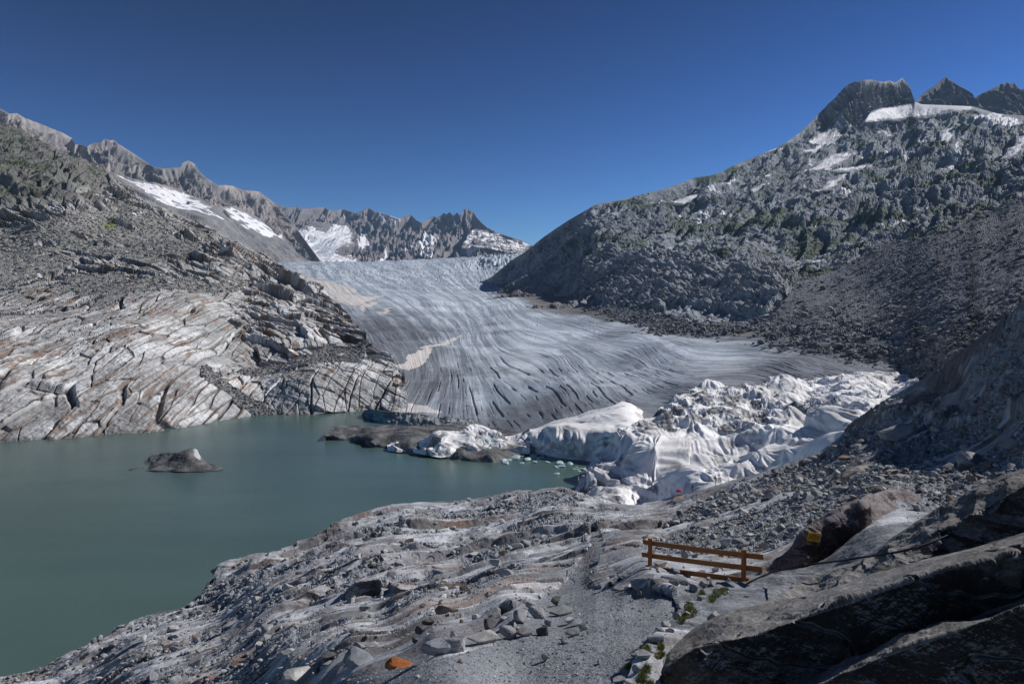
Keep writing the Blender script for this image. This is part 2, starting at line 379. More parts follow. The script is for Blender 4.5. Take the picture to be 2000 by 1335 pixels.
for q in ([(585, 448), (605, 441), (640, 448), (648, 436), (676, 438), (692, 452), (683, 462), (696, 472), (664, 478), (656, 490), (692, 501), (706, 512), (625, 515), (606, 485), (595, 470)],
          [(698, 456), (732, 461), (724, 472), (700, 475)], [(736, 414), (746, 417), (762, 421), (780, 427), (768, 431), (746, 425)],
          [(748, 476), (775, 478), (770, 484), (750, 482)], [(780, 484), (800, 476), (812, 479), (790, 488)], [(815, 468), (830, 448), (856, 452), (850, 466), (818, 472)],
          [(808, 485), (850, 478), (842, 488), (812, 492)], [(900, 476), (918, 452), (926, 441), (950, 449), (990, 463), (1036, 480), (1010, 486), (968, 474), (930, 470)], [(910, 478), (960, 476), (1000, 488), (985, 488), (950, 481), (912, 484)],
          [(655, 417), (672, 416), (674, 420), (656, 421)], [(722, 508), (760, 503), (762, 512), (730, 513)], [(795, 508), (860, 505), (860, 511), (800, 512)]):
    sn |= poly_in(wx, wy, q)
gap = (wx > 905) & (n3(p.p, 90, 40) + .5 * n3(p.p, 35, 41) > .12)
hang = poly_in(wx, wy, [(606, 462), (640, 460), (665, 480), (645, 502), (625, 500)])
sn &= ~gap
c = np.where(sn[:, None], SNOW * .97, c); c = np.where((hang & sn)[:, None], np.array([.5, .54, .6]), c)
lab = sn.astype(np.int32)
o = p.build('mountain_ridge', M_far, c, back=(8, .7, 1), split=(lab, [('snowfield', M_snow)]))
for q in o:
    if q: tag(q, kind='structure')
log('far ridge', p.nr, p.nc)

# ------------------------------------------------------------------ the ridge rising to the left
top2 = [(-260, 130), (-120, 172), (-60, 196), (0, 212), (18, 222), (33, 221), (48, 230), (75, 240), (99, 250), (120, 258), (141, 270), (147, 283), (153, 281), (163, 284), (171, 287), (176, 281), (182, 279), (198, 278), (204, 271), (214, 274), (222, 273), (231, 281), (243, 288), (255, 296), (270, 306), (288, 318), (300, 326), (318, 329), (336, 327), (354, 326), (357, 318), (366, 313), (374, 316), (381, 321), (387, 332), (402, 347), (414, 354), (426, 362), (440, 361), (456, 363), (474, 371), (492, 372), (507, 374), (522, 386), (537, 396), (548, 410), (562, 424), (580, 446), (592, 463), (604, 480), (616, 496), (626, 510), (640, 524)]
bot2 = [(-260, 330), (0, 330), (150, 400), (250, 440), (400, 530), (640, 545)]
D2 = TPS([(-260, 130, 3600), (0, 212, 3900), (-260, 330, 1900), (0, 240, 3100), (0, 330, 2000), (150, 282, 4300), (150, 330, 3000), (150, 400, 2300), (204, 272, 4400), (215, 335, 3500), (250, 440, 2500), (290, 318, 4500), (300, 380, 3400),
          (366, 313, 4700), (366, 380, 4000), (400, 430, 3300), (400, 530, 2500), (455, 363, 5000), (470, 420, 4100), (500, 372, 5200), (520, 430, 4400), (540, 400, 5300), (500, 480, 3700), (560, 440, 4700), (590, 463, 4700), (560, 500, 3900), (620, 510, 4300), (640, 545, 3600), (500, 530, 3300)], 2e-3)
p = Patch(-260, 640, top2, bot2, D2, step=.95)
edge = ss(1.0, .95, p.v); s_, t_ = frame2(p.p, 60); z = p.p[:, 2]
talus = poly_in(p.px + n3(p.p, 150, 50) * 10, p.py + n3(p.p, 150, 51) * 8, [(-260, 235), (0, 240), (90, 290), (230, 340), (330, 395), (430, 402), (540, 455), (590, 485), (640, 530), (640, 560), (-260, 560)])
tf = talus.astype(np.float32)
g = fbm2((s_ + n3(p.p, 300, 3) * 80) / 170, z / 520, 5, .55, 14)
calm = np.ones(len(p.px))
for q in ([(215, 336), (250, 340), (335, 356), (400, 385), (428, 402), (450, 432), (420, 432), (330, 404), (268, 372), (235, 352)], [(430, 397), (460, 397), (515, 424), (565, 470), (535, 468), (500, 462), (450, 426)]): calm = np.minimum(calm, 1 - .88 * poly_in(p.px, p.py, q))
g2 = fbm2((s_ + n3(p.p, 90, 5) * 18) / 42, z / 210, 4, .6, 44)
h = edge * calm * (-np.abs(g) * (95 - 80 * tf) - np.abs(g2) * (34 - 27 * tf) + fbm3(p.p, 200, 6, p.pix, .58, 18, True) * (34 - 24 * tf) - 8) - 14 * ss(1, .95, p.v) * (1 - tf)
p.displace(h)
c = mix([.185, .17, .172], [.33, .305, .29], ss(-.5, .5, g2 + .6 * n3(p.p, 200, 21))); c = mix(c, np.array([.15, .15, .155]), ss(0, .5, n3(p.p, 420, 23)) * .6)
tal = mix([.17, .17, .18], [.23, .22, .215], ss(-.4, .5, fbm3(p.p * [1, 1, .35], 90, 4, p.pix, .6, 60)))
c = mix(c, tal, tf)
wx = p.px + n3(p.p, 110, 31) * 8 + n3(p.p, 40, 32) * 4; wy = p.py + n3(p.p, 110, 33) * 6 + n3(p.p, 40, 34) * 3
sn = np.zeros(len(wx), bool)
for q in ([(226, 340), (250, 344), (285, 350), (332, 364), (396, 390), (420, 406), (402, 404), (440, 428), (425, 426), (380, 409), (330, 397), (300, 380), (270, 364), (240, 350)],
          [(434, 402), (456, 402), (482, 414), (512, 430), (545, 446), (559, 470), (535, 462), (508, 458), (502, 452), (478, 446), (455, 424)], [(0, 232), (20, 240), (40, 252), (26, 247)], [(95, 275), (115, 285), (104, 281)], [(150, 300), (165, 308), (155, 305)]):
    sn |= poly_in(wx, wy, q)
sn &= ~(n3(p.p * [1, 1, .6], 60, 77) + .4 * n3(p.p, 25, 78) > .28)
c = np.where(sn[:, None], SNOW, c)
o = p.build('mountain_ridge', M_ridge, c, back=(8, .8, 1), split=(sn.astype(np.int32), [('snowfield', M_snow)]))
for q in o:
    if q: tag(q, kind='structure')
log('left ridge', p.nr, p.nc)

# ------------------------------------------------------------------ peaks behind the right saddle
top6 = [(1770, 215), (1788, 200), (1795, 190), (1803, 183), (1812, 176), (1822, 170), (1832, 162), (1838, 156), (1843, 153), (1847, 149), (1852, 155), (1862, 160), (1872, 167), (1882, 172), (1892, 178), (1900, 184), (1903, 192), (1908, 188), (1918, 182), (1928, 178), (1940, 172), (1950, 168), (1955, 162), (1960, 166), (1966, 160), (1972, 164), (1980, 161), (1986, 168), (1992, 175), (2005, 172), (2030, 182), (2060, 172), (2100, 190), (2160, 180)]
D6 = TPS([(1770, 215, 3900), (1845, 150, 4300), (1965, 160, 4100), (2160, 180, 3900), (1770, 250, 3500), (1960, 250, 3500), (2160, 260, 3300), (1900, 190, 4000)], 1e-3)
p = Patch(1770, 2160, top6, [(1770, 252), (2160, 262)], D6, step=.9)
edge = ss(1, .9, p.v)
g = fbm2((p.p[:, 0] + n3(p.p, 200, 5) * 50) / 110, p.p[:, 2] / 420, 5, .55, 24)
p.displace(edge * (-np.abs(g) * 60 + fbm3(p.p, 120, 5, p.pix, .5, 28, True) * 18 - 10))
c = mix([.08, .078, .085], [.14, .135, .14], ss(-.5, .6, n3(p.p, 120, 21)))
tag(p.build('mountain_peak', M_ridge, c, back=(8, .6, 1)), kind='structure')
# ------------------------------------------------------------------ glacier
GL = [(540, 512, 3600), (700, 512, 3900), (850, 507, 4200), (1000, 498, 4600), (540, 545, 2300), (700, 540, 2300), (850, 540, 2500), (980, 532, 2800),
      (620, 580, 1400), (760, 580, 1450), (900, 580, 1600), (1000, 590, 1330), (700, 640, 900), (850, 640, 880), (1000, 640, 840), (1200, 622, 860), (1300, 640, 715),
      (760, 700, 600), (900, 700, 600), (1050, 700, 600), (1200, 680, 630), (1400, 655, 615), (770, 760, 450), (900, 760, 440), (1050, 760, 430), (1200, 740, 430), (1400, 700, 450), (1600, 690, 400), (1690, 697, 362), (1760, 712, 325),
      (700, 800, 405), (760, 815, 375), (850, 826, 352), (950, 835, 335), (1030, 850, 305), (1000, 820, 345), (1100, 815, 315), (1200, 790, 318), (1350, 768, 322), (1560, 738, 325), (1700, 730, 310), (1820, 735, 290), (1800, 780, 240), (1500, 790, 290), (1300, 830, 285), (1120, 860, 285)]
DG = TPS(GL, 1e-3)
PSI = TPS([(550, 513, 0), (620, 570, 0), (700, 640, 0), (740, 700, 0), (770, 740, 0), (740, 800, 0), (650, 511, .22), (780, 590, .25), (850, 650, .25), (860, 720, .2), (800, 790, .15), (700, 510, .4), (860, 590, .42), (930, 670, .42), (980, 750, .4), (1030, 840, .38),
           (800, 507, .6), (950, 590, .62), (1080, 670, .6), (1180, 740, .58), (1230, 800, .56), (900, 504, .8), (1010, 600, .84), (1250, 662, .8), (1450, 715, .78), (1580, 750, .76), (960, 545, .98), (1060, 600, 1), (1200, 624, 1), (1300, 642, 1), (1400, 657, 1), (1690, 697, 1), (1780, 720, 1)], 2e-3, logv=False)
gtop = [(520, 513), (600, 510), (700, 511), (800, 507), (900, 503), (960, 500), (1010, 496), (1060, 494), (1100, 560), (1200, 600), (1300, 622), (1400, 640), (1690, 678), (1760, 695), (1830, 712)]
gbot = [(520, 560), (600, 640), (660, 720), (690, 806), (700, 808), (740, 814), (800, 822), (850, 828), (950, 840), (1030, 856), (1100, 880), (1200, 860), (1300, 840), (1400, 820), (1560, 790), (1700, 770), (1830, 760)]
p = Patch(520, 1830, gtop, gbot, DG, step=1.0)
psi = PSI(p.px, p.py).astype(np.float64); d = p.d
psiw = psi + n3(p.p, 200, 2) * .014 + n3(p.p, 60, 3) * .0016
lg = np.log(d) * 6
lower = ss(900, 520, d); mid = ss(2600, 1300, d)
# flow bands and small relief
st1 = fbm2(psiw * 34, lg * .4, 4, .6, 4); st2 = fbm2(psiw * 120, lg * 1.0, 3, .6, 9)
h = st1 * .00045 * d + st2 * .00016 * d
h += fbm3(p.p, 26, 5, p.pix, .55, 12) * .55
# crevasses: long open slots that follow the flow low down, shorter broken ones further up
def slots(fp, fl, seed, thr=.05, on=.05):
    q_ = psiw * fp + n3(p.p, 90, seed + 5) * .25; k_ = np.floor(q_); rnd = n2(k_ * 1.731, k_ * .377 + seed, seed + 2)
    u_ = q_ - k_ - .5 - .35 * rnd - .10 * n2(lg * fl * 3, k_ * 3.1, seed + 3)
    gate = ss(on, on + .15, n2(lg * fl * 1.6 + rnd * 9, k_ * 5.37, seed + 1))
    return ss(thr * (.4 + .6 * gate) + .001, 0, np.abs(u_)) * gate
fan = np.exp(-((p.px - 1010) / 190) ** 2 - ((p.py - 760) / 60) ** 2)
fr = np.exp(-((p.px - 1400) / 170) ** 2 - ((p.py - 735) / 35) ** 2)
c1 = slots(46, .8, 41, .12, .08) * np.clip(fan * 1.5, 0, 1)
c2 = slots(90, 1.6, 47, .15, .12) * np.clip(lower * .8, 0, 1)
c3 = slots(80, 1.6, 53, .15, .08) * mid * (1 - lower)
c4 = slots(90, .9, 59, .2, .05) * np.clip(fr * 1.4, 0, 1)
# transverse steps in the upper basin
tr = n2(psi * 9 + n3(p.p, 300, 61) * .6, lg * 9, 62); upper = ss(1500, 2600, d)
c5 = ss(.1, .02, np.abs(tr)) * upper
crev = np.clip(c1 + .7 * c2 + .6 * c3 + .8 * c4, 0, 1)
h -= c1 * 1.9 + c2 * .55 + c3 * .8 + c4 * .6 + c5 * 3
# icefall hummocks below the skyline on the right of the basin
fall = np.exp(-((p.px - 985) / 70) ** 2 - ((p.py - 512) / 13) ** 2)
h += fall * fbm3(p.p, 150, 5, p.pix, .7, 70, True) * 30
# undulating margins
h += fbm3(p.p, 120, 2, None, .5, 80) * 4 * ss(2000, 700, d)
p.displace(h, np.array([0, 0, 1.]))
# colour: clean blue-white ice in the trunk, grey dirt on the left snout and along the right margin
# left margin / front rows drop into the lake
clean = mix([.27, .32, .385], [.50, .555, .62], ss(-.55, .6, st1 + .6 * st2))
dirt = mix([.13, .145, .17], [.21, .235, .27], ss(-.6, .6, st1 + .5 * st2))
dm = ss(.42, .12, psi + n3(p.p, 90, 90) * .1 + .05 * st1) * ss(1500, 800, d)
dm = np.maximum(dm, ss(420, 345, d + n3(p.p, 70, 91) * 30 - (p.px - 900) * .02) * .9)
dm = np.maximum(dm, ss(.93, 1.0, psi + n3(p.p, 60, 92) * .03) * ss(2200, 1200, d))
dm = np.maximum(dm, ss(1350, 1620, p.px + n3(p.p, 60, 93) * 60) * .72)
dm = np.clip(dm + .5 * ss(0, .7, fbm3(p.p, 70, 4, None, .6, 94)) * ss(1300, 700, d), 0, 1)
c = mix(clean, dirt, dm); cloud = fbm3(p.p, 110, 5, p.pix, .6, 120); c = c * (1 + .28 * cloud)[:, None]
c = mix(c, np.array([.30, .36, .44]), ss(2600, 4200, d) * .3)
c = mix(c, np.array([.09, .11, .14]), np.clip(crev * .55, 0, 1))
c = mix(c, np.array([.17, .165, .16]), ss(.975, 1.0, psi) * ss(2300, 1900, d))
spk = n3(p.p, 9, 96) + n3(p.p, 4, 97)
c = mix(c, np.array([.07, .075, .085]), ss(.75, 1.1, spk) * .5 * lower)
wx = p.px + n3(p.p, 20, 31) * 7 + n3(p.p, 8, 32) * 3; wy = p.py + n3(p.p, 20, 33) * 4 + n3(p.p, 8, 34) * 2
sn = np.zeros(len(wx), bool)
for q in ([(585, 530), (600, 540), (625, 545), (690, 562), (700, 568), (680, 574), (705, 578), (750, 576), (715, 592), (695, 600), (650, 585), (620, 560), (595, 545)], [(700, 600), (745, 585), (730, 598), (705, 608)],
          [(775, 715), (800, 695), (835, 678), (845, 683), (825, 705), (800, 718)], [(745, 797), (780, 786), (820, 786), (868, 802), (860, 805), (790, 803)], [(768, 776), (778, 772), (782, 778), (772, 783)], [(735, 610), (770, 600), (752, 612)], [(835, 678), (900, 655), (905, 657), (850, 683)]):
    sn |= poly_in(wx, wy, q)
c = np.where(sn[:, None], np.array([.60, .57, .55]), c)
o = p.build('glacier', M_ice, c, back=(6, .5, 1), zmin=0, split=(sn.astype(np.int32), [('snow_patch', M_snow)]))
for q in o:
    if q: tag(q, kind='structure')
log('glacier', p.nr, p.nc)
GP = p

# vertical ice front where the snout meets the lake
def relief(name, top, bot, depth, mat, hf, cf, step=1.0, back=(8, .6, 1.0), zmin=-3, x0=None, x1=None, smooth=True, dirn=None):
    x0 = x0 if x0 is not None else top[0][0]; x1 = x1 if x1 is not None else top[-1][0]
    q = Patch(x0, x1, top, bot, depth, step=step)
    q.displace(hf(q), dirn); return q, q.build(name, mat, cf(q), back=back, zmin=zmin, smooth=smooth)
# ------------------------------------------------------------------ granite hill left of the lake
top3 = [(-280, 190), (-150, 205), (0, 237), (30, 246), (60, 262), (100, 284), (150, 312), (200, 335), (230, 352), (262, 372), (285, 395), (330, 412), (390, 436), (450, 468), (500, 492), (545, 512), (600, 545), (640, 580), (680, 612), (706, 640), (716, 662), (740, 680), (760, 692), (778, 715), (790, 750), (796, 790), (804, 800)]
bot3 = [(-280, 915), (0, 882), (200, 866), (400, 842), (540, 818), (660, 812), (740, 810), (770, 812), (804, 822)]
def lk(x, y): return (x, y, float(lakeD(y)))
D3 = TPS([lk(-280, 902), lk(0, 870), lk(200, 855), lk(400, 832), lk(540, 808), lk(660, 803), lk(740, 799), (0, 895, 290), (400, 850, 335), (740, 812, 394), (-280, 700, 340), (-280, 500, 650), (-280, 300, 1150), (-280, 190, 1500),
          (0, 750, 335), (200, 740, 352), (400, 750, 385), (0, 650, 425), (250, 640, 450), (420, 700, 440), (500, 760, 412), (600, 720, 428), (700, 715, 448), (740, 770, 412), (790, 790, 400), (660, 760, 405), (560, 770, 398),
          (0, 560, 610), (250, 560, 620), (450, 620, 590), (600, 640, 600), (700, 660, 580), (760, 700, 500), (785, 730, 455), (0, 480, 800), (250, 480, 860), (450, 500, 900), (560, 525, 1000), (640, 583, 850), (700, 640, 700),
          (0, 420, 890), (0, 390, 930), (150, 450, 880), (150, 400, 930), (270, 390, 1180), (0, 300, 1150), (0, 237, 1400), (200, 335, 1350), (390, 436, 1200), (500, 492, 1150), (560, 560, 820)], 1e-3)
p = Patch(-280, 804, top3, bot3, D3, step=1.0)
P0 = p.p.copy()
edge = .35 + .65 * ss(1.0, .96, p.v)
green = ss(0, 40, (455 - .32 * p.px) - p.py + n3(P0, 120, 7) * 30)                    # upper vegetated shoulder
scree = poly_in(p.px + n3(P0, 60, 8) * 14, p.py + n3(P0, 60, 9) * 10, [(-280, 455), (0, 440), (130, 420), (240, 400), (330, 425), (420, 470), (380, 500), (300, 525), (180, 500), (60, 540), (0, 560), (-280, 560)]).astype(float)
ledge = np.maximum(scree, poly_in(p.px + n3(P0, 30, 8) * 12, p.py + n3(P0, 30, 9) * 9, [(60, 545), (140, 530), (420, 545), (500, 560), (300, 570), (150, 580)]).astype(float))
ledge = np.maximum(ledge, poly_in(p.px + n3(P0, 20, 10) * 8, p.py + n3(P0, 20, 11) * 5, [(405, 702), (440, 716), (560, 696), (640, 672), (750, 700), (700, 708), (560, 716), (430, 736), (520, 800), (540, 816), (500, 818), (440, 770), (390, 728)]).astype(float))
ledge = ledge * ss(-.35, -.05, fbm3(P0, 40, 3, None, .5, 12) + .12)
slab = 1 - np.maximum(ledge, green)
rough = .55 + .45 * slab
# big benches
h = fbm3(P0, 150, 2, None, .5, 15) * 9 * edge
# sheeting joints: overlapping lens-like plates dipping to the lower right
x, y, z = P0.T
wv = n3(P0, 90, 16) * 20 + n3(P0, 26, 17) * 2.6
a = math.radians(-38); u0 = 0
u = x + .25 * y; q = z * 1.5 + y * .35
s1 = u * math.cos(a) + q * math.sin(a) + wv; t1 = -u * math.sin(a) + q * math.cos(a) + wv * .6
lowz = ss(80, 54, z + .06 * x)                                                    # lower-left wall: near vertical joints
right = ss(380, 470, p.px - (p.py - 650) * .3)
lam = np.clip(p.pix * 22, 9, 26)
def plates(sx, tx, sl, tl, seed, tilt, px=None):
    F1, FB, R, V = voro(sx / sl, tx / tl, seed)
    lift = (R[:, 0] - .5) + tilt * (V[:, 0] * (R[:, 1] - .5) * 2 + V[:, 1] * (R[:, 2] - .3) * 2)
    return lift, FB, R
l1, b1, r1 = plates(s1, t1, 36, 13, 1, 1.3)
l2, b2, r2 = plates(s1 + 40, t1, 15, 5.5, 2, 1.4)
l3, b3, r3 = plates(s1, t1 + 9, 64, 24, 3, 1.0)
# steep joints on the wall above the water
sj = u - .28 * q + n3(P0, 70, 18) * 7 + n3(P0, 14, 19) * .7; tj = q * .5 + .2 * u
l4, b4, r4 = plates(sj, tj, 8, 15, 5, .35)
l5, b5, r5 = plates(sj, tj, 21, 50, 6, .5)
amp = np.clip(p.d / 450, .8, 2.2)
hs = (l1 * 3.0 + l2 * .9 + l3 * 4.0)
cr = ss(.12, .02, b1) * 1.2 * (r1[:, 2] > .25) + ss(.14, .02, b2) * .5 * (r2[:, 2] > .5) + ss(.06, .01, b3) * 2.0
hj = (l4 * .7 + l5 * 2.2); crj = ss(.10, .02, b4) * 1.6 * (r4[:, 2] > .4) + ss(.07, .01, b5) * 3.4
wj = lowz * ss(0, 1, slab) * ss(520, 440, p.px - 0 * p.py) + .75 * ss(.3, .8, right) * ss(700, 725, p.py)
wj = np.clip(wj, 0, 1)
hh = (1 - wj) * (hs - cr) + wj * (hj - crj)
h += hh * slab * edge * amp
# rubble on ledges, cliffy blocks in the green shoulder
F1, FB, R, V = voro(x / 6 + n3(P0, 20, 22) * .3, (z * 1.2 + y * .3) / 6, 12)
h += ledge * ((R[:, 0] - .3) * 1.3 + fbm3(P0, 9, 3, p.pix, .6, 25) * .8)
cl = green * ss(250, 345, p.py + .1 * p.px)
F1g, FBg, Rg, Vg = voro((x + .4 * y) / 15 + n3(P0, 60, 26) * .8, (z * .45 + y * .1) / 26 + n3(P0, 30, 24) * .3, 13); cl = cl * ss(.2, -.1, n3(P0, 90, 23) - .1)
h += green * fbm3(P0, 70, 6, p.pix, .5, 27, True) * 8 * edge + cl * ((Rg[:, 0] - .5) * 11 + Vg[:, 0] * 5 - ss(.15, .02, FBg) * 4) + green * fbm3(P0, 28, 5, p.pix, .6, 21) * 5
h += fbm3(P0, 6, 4, p.pix, .6, 29) * .7 * rough
p.displace(h)
nn = p.final_normals()
# base colour
tone = fbm3(P0, 45, 4, None, .6, 33)
c = mix([.40, .395, .385], [.64, .635, .625], ss(-.5, .6, tone + (r1[:, 0] - .5) * .8 + (r4[:, 0] - .5) * .6 * wj))
# rust and brown staining: whole plates and streaks running down-dip
stk = fbm2(s1 / 22, t1 / 3.0, 4, .6, 35); stv = fbm2(sj / 3.2, tj / 26, 4, .6, 38)
st = np.where(wj > .5, stv, stk)
bm_ = np.clip(ss(.12, .55, st + .45 * n3(P0, 60, 39) + (r2[:, 1] - .5) * .45 * (1 - wj) + .25 * ss(.2, .05, b1)), 0, 1)
c = mix(c, BROWN * 1.5, bm_ * .75)
up = ss(640, 520, p.py) * (1 - green)
c = mix(c, np.array([.185, .165, .145]), up * ss(-.5, .4, tone + st * .6) * .75)
rm_ = ss(.38, .62, n3(P0, 28, 43) + .6 * st) * ss(.1, .5, n3(P0, 90, 44) + .3)
c = mix(c, RUST, rm_ * .5)
c = mix(c, np.array([.10, .075, .06]), np.clip((1 - wj) * (ss(.12, .02, b1) * .55 + ss(.08, .01, b2) * .3) + wj * (ss(.12, .02, b4) * .8 + ss(.05, .01, b5) * .8), 0, 1) * .8)
gr = mix([.18, .175, .172], [.285, .275, .265], ss(-.6, .6, fbm3(P0, 12, 4, p.pix, .7, 45)))
grb = mix(gr, gr * [1.02, 1.0, .94], ss(640, 520, p.py)); c = mix(c, grb, ledge)
cav = ss(.15, -.35, hh / 4 + n3(P0, 18, 46) * .5) * ss(.45, .75, nn[:, 2])
c = mix(c, gr, cav * .7 * slab)
gg = mix([.14, .13, .12], [.095, .105, .065], ss(-.3, .4, fbm3(P0, 55, 4, p.pix, .6, 48)))
gg = mix(gg, np.array([.035, .045, .02]), ss(.15, .5, fbm3(P0, 40, 4, p.pix, .65, 50)))
gg = mix(gg, np.array([.16, .15, .145]), ss(.8, .55, nn[:, 2]) * .8)
c = mix(c, gg, green)
lush = poly_in(p.px + n3(P0, 15, 52) * 6, p.py + n3(P0, 15, 53) * 4, [(205, 435), (226, 432), (224, 446), (206, 448)]).astype(float)
c = mix(c, np.array([.17, .19, .06]), lush)
sn = np.zeros(len(p.px), bool)
for q_ in ([(255, 417), (268, 424), (276, 426), (262, 427)], [(72, 527), (84, 534), (74, 536)], [(243, 492), (250, 490), (249, 494)], [(708, 645), (720, 655), (716, 668), (712, 660)]):
    sn |= poly_in(p.px, p.py, q_)
c = np.where(sn[:, None], SNOW, c)
# wet band just above the lake
c = mix(c, c * .55, ss(1.6, .5, p.p[:, 2] + n3(P0, 7, 55) * .4) * .8)
c = c * np.array([.97, 1.0, 1.03])
tag(p.build('granite_hill', M_hill, c, back=(8, .5, 1), smooth=False), kind='structure')
HP = p
log('hill', p.nr, p.nc)
# ------------------------------------------------------------------ mountain right of the glacier
top5 = [(925, 552), (945, 548), (960, 540), (975, 528), (1000, 507), (1020, 495), (1040, 480), (1060, 464), (1080, 450), (1110, 430), (1140, 413), (1160, 401), (1180, 395), (1200, 393), (1230, 386), (1260, 378), (1290, 371), (1330, 357), (1360, 346), (1385, 343), (1410, 335), (1440, 320), (1490, 300), (1520, 287), (1550, 268), (1570, 252), (1585, 237), (1600, 221), (1615, 205), (1630, 192), (1640, 180), (1650, 169), (1662, 161), (1675, 158), (1690, 156), (1702, 155), (1715, 158), (1728, 160), (1738, 157), (1748, 162), (1757, 156), (1762, 152), (1768, 157), (1774, 164), (1779, 173), (1783, 185), (1787, 199), (1800, 204), (1850, 206), (1900, 208), (1920, 214), (1950, 222), (2000, 226), (2060, 205), (2180, 170)]
bot5 = [(925, 575), (960, 600), (1000, 620), (1060, 640), (1200, 660), (1300, 675), (1400, 690), (1500, 700), (1600, 715), (1690, 740), (1760, 765), (1850, 800), (1950, 840), (2180, 840)]
mar = [(960, 565), (1000, 586), (1060, 598), (1130, 610), (1200, 622), (1300, 640), (1400, 655), (1500, 668), (1600, 680), (1690, 695), (1760, 716)]
pts = [(x_, y_, float(DG(np.array([x_]), np.array([y_]))[0])) for x_, y_ in mar] + [(x_, y_ + 32, float(DG(np.array([x_]), np.array([y_ + 32]))[0]) * 1.07) for x_, y_ in mar]
D5 = TPS(pts + [(925, 552, 2350), (1000, 507, 2050), (1040, 480, 1950), (1160, 401, 1850), (1160, 500, 1450), (1100, 560, 1450), (1290, 371, 2050), (1290, 440, 1600), (1290, 485, 1300), (1290, 560, 960), (1200, 590, 1000), (1400, 480, 1220), (1400, 500, 1080), (1400, 590, 850), (1400, 620, 720),
          (1410, 335, 2250), (1550, 268, 2600), (1500, 400, 1750), (1480, 490, 1150), (1480, 515, 960), (1480, 600, 760), (1600, 560, 760), (1650, 400, 1500), (1640, 480, 1050), (1690, 156, 2960), (1670, 228, 2760), (1640, 180, 2950), (1740, 214, 2960), (1775, 175, 3180), (1600, 260, 2750), (1700, 300, 2350), (1787, 203, 3060), (1900, 210, 2950), (2000, 226, 2800), (2180, 170, 2700), (1850, 300, 2000), (1700, 470, 950), (1850, 420, 850),
          (2000, 290, 1450), (2000, 360, 900), (1700, 600, 540), (1850, 560, 430), (2000, 470, 460), (2000, 600, 270), (1850, 700, 255), (1950, 840, 150), (2180, 300, 1000), (2180, 600, 200), (2180, 450, 400), (2180, 840, 110), (1920, 340, 1350)], 1e-3)
p = Patch(925, 2180, top5, bot5, D5, step=1.15)
P0 = p.p.copy(); x, y, z = P0.T; d = p.d; edge = .03 + .97 * ss(1, .93, p.v)
wn = n3(P0, 140, 1); wn2 = n3(P0, 50, 2)
yt = 490 + 8 * np.sin(p.px / 60) + wn * 6                                      # moraine terrace line
lowf = ss(1545, 1480, p.px)
SCR = [(2200, 440), (2000, 395), (1890, 440), (1800, 480), (1720, 465), (1640, 520), (1545, 560), (1500, 620), (1350, 630), (1180, 590), (1130, 598), (1130, 640), (1400, 720), (1850, 820), (2200, 860)]
screeR = poly_in(p.px + wn * 22 + wn2 * 8, p.py + wn * 14, SCR).astype(float)
CLF = [(1200, 492), (1530, 500), (1560, 530), (1490, 600), (1440, 600), (1330, 575), (1240, 600), (1180, 585), (1130, 560), (1150, 510)]
cliff = poly_in(p.px + wn * 16 + wn2 * 6, p.py + wn2 * 8, CLF).astype(float)
gl = p.pix
rock = 1 - screeR
edge = .03 + .97 * ss(1, .975, p.v)
SNP = [[(1580, 270), (1600, 254), (1628, 247), (1650, 262), (1632, 279), (1600, 282)], [(1558, 296), (1590, 285), (1614, 279), (1598, 299)], [(1548, 334), (1592, 316), (1622, 295), (1676, 285), (1664, 306), (1612, 326)], [(1608, 326), (1705, 312), (1694, 323), (1630, 331)], [(1584, 370), (1613, 343), (1662, 332), (1626, 361)], [(1305, 392), (1338, 378), (1370, 371), (1356, 391)], [(1452, 379), (1483, 352), (1506, 348), (1484, 371)], [(1834, 252), (1846, 242), (1865, 245), (1856, 280), (1838, 275)], [(1945, 305), (1966, 288), (1988, 261), (2015, 258), (1992, 288), (1972, 304)], [(1690, 236), (1705, 213), (1740, 204), (1787, 196), (1895, 200), (1905, 216), (1850, 218), (1755, 232), (1720, 231)]]
calm = np.zeros(len(p.px))
for q in SNP: calm = np.maximum(calm, poly_in(p.px, p.py, q).astype(float))
calm = 1 - .75 * calm; summit = ss(250, 215, p.py) * ss(1560, 1600, p.px) * ss(1800, 1788, p.px) * (1 - poly_in(p.px, p.py, SNP[-1]))
upz = (1 - .4 * ss(380, 300, p.py)) * calm
h = fbm3(P0, 340, 3, None, .5, 4, True) * 22 * rock * ss(600, 1500, d) * calm
s_, t_ = frame2(P0, 35); sf, tfall = frame2(P0, 22)
gul = fbm2((frame2(P0, 50)[1] + wn * 30) / 80, (z + s_ * .2) / 300, 4, .55, 6)
gu2 = fbm2((frame2(P0, 42)[1] + wn2 * 10) / 24, (z + s_ * .3) / 130, 3, .55, 66); h += -np.abs(gu2) * 15 * rock * ss(400, 1200, d) * calm
h += -np.abs(gul) * 30 * rock * (.5 + .5 * ss(700, 1500, d)) * calm
h += fbm3(P0, 85, 3, p.pix, .5, 10) * 7 * rock * ss(300, 1100, d) * upz
vst = fbm2((x + y * .3 + wn2 * 8) / 26, z / 190, 5, .6, 81); h += summit * -np.abs(vst) * 46
F1, FB, R, V = voro((s_ + wn2 * 8) / 22, (z * 1.1 + t_ * .3 + wn2 * 8) / 17, 3); F1b, FBb, Rb, Vb = voro((s_ + wn2 * 3) / 8, (z * 1.1 + t_ * .3) / 7, 4)
h += rock * upz * ((R[:, 0] - .5) * 3 + V[:, 1] * (R[:, 1] - .4) * 4.5 - ss(.15, .02, FB) * 2.5)
h *= edge
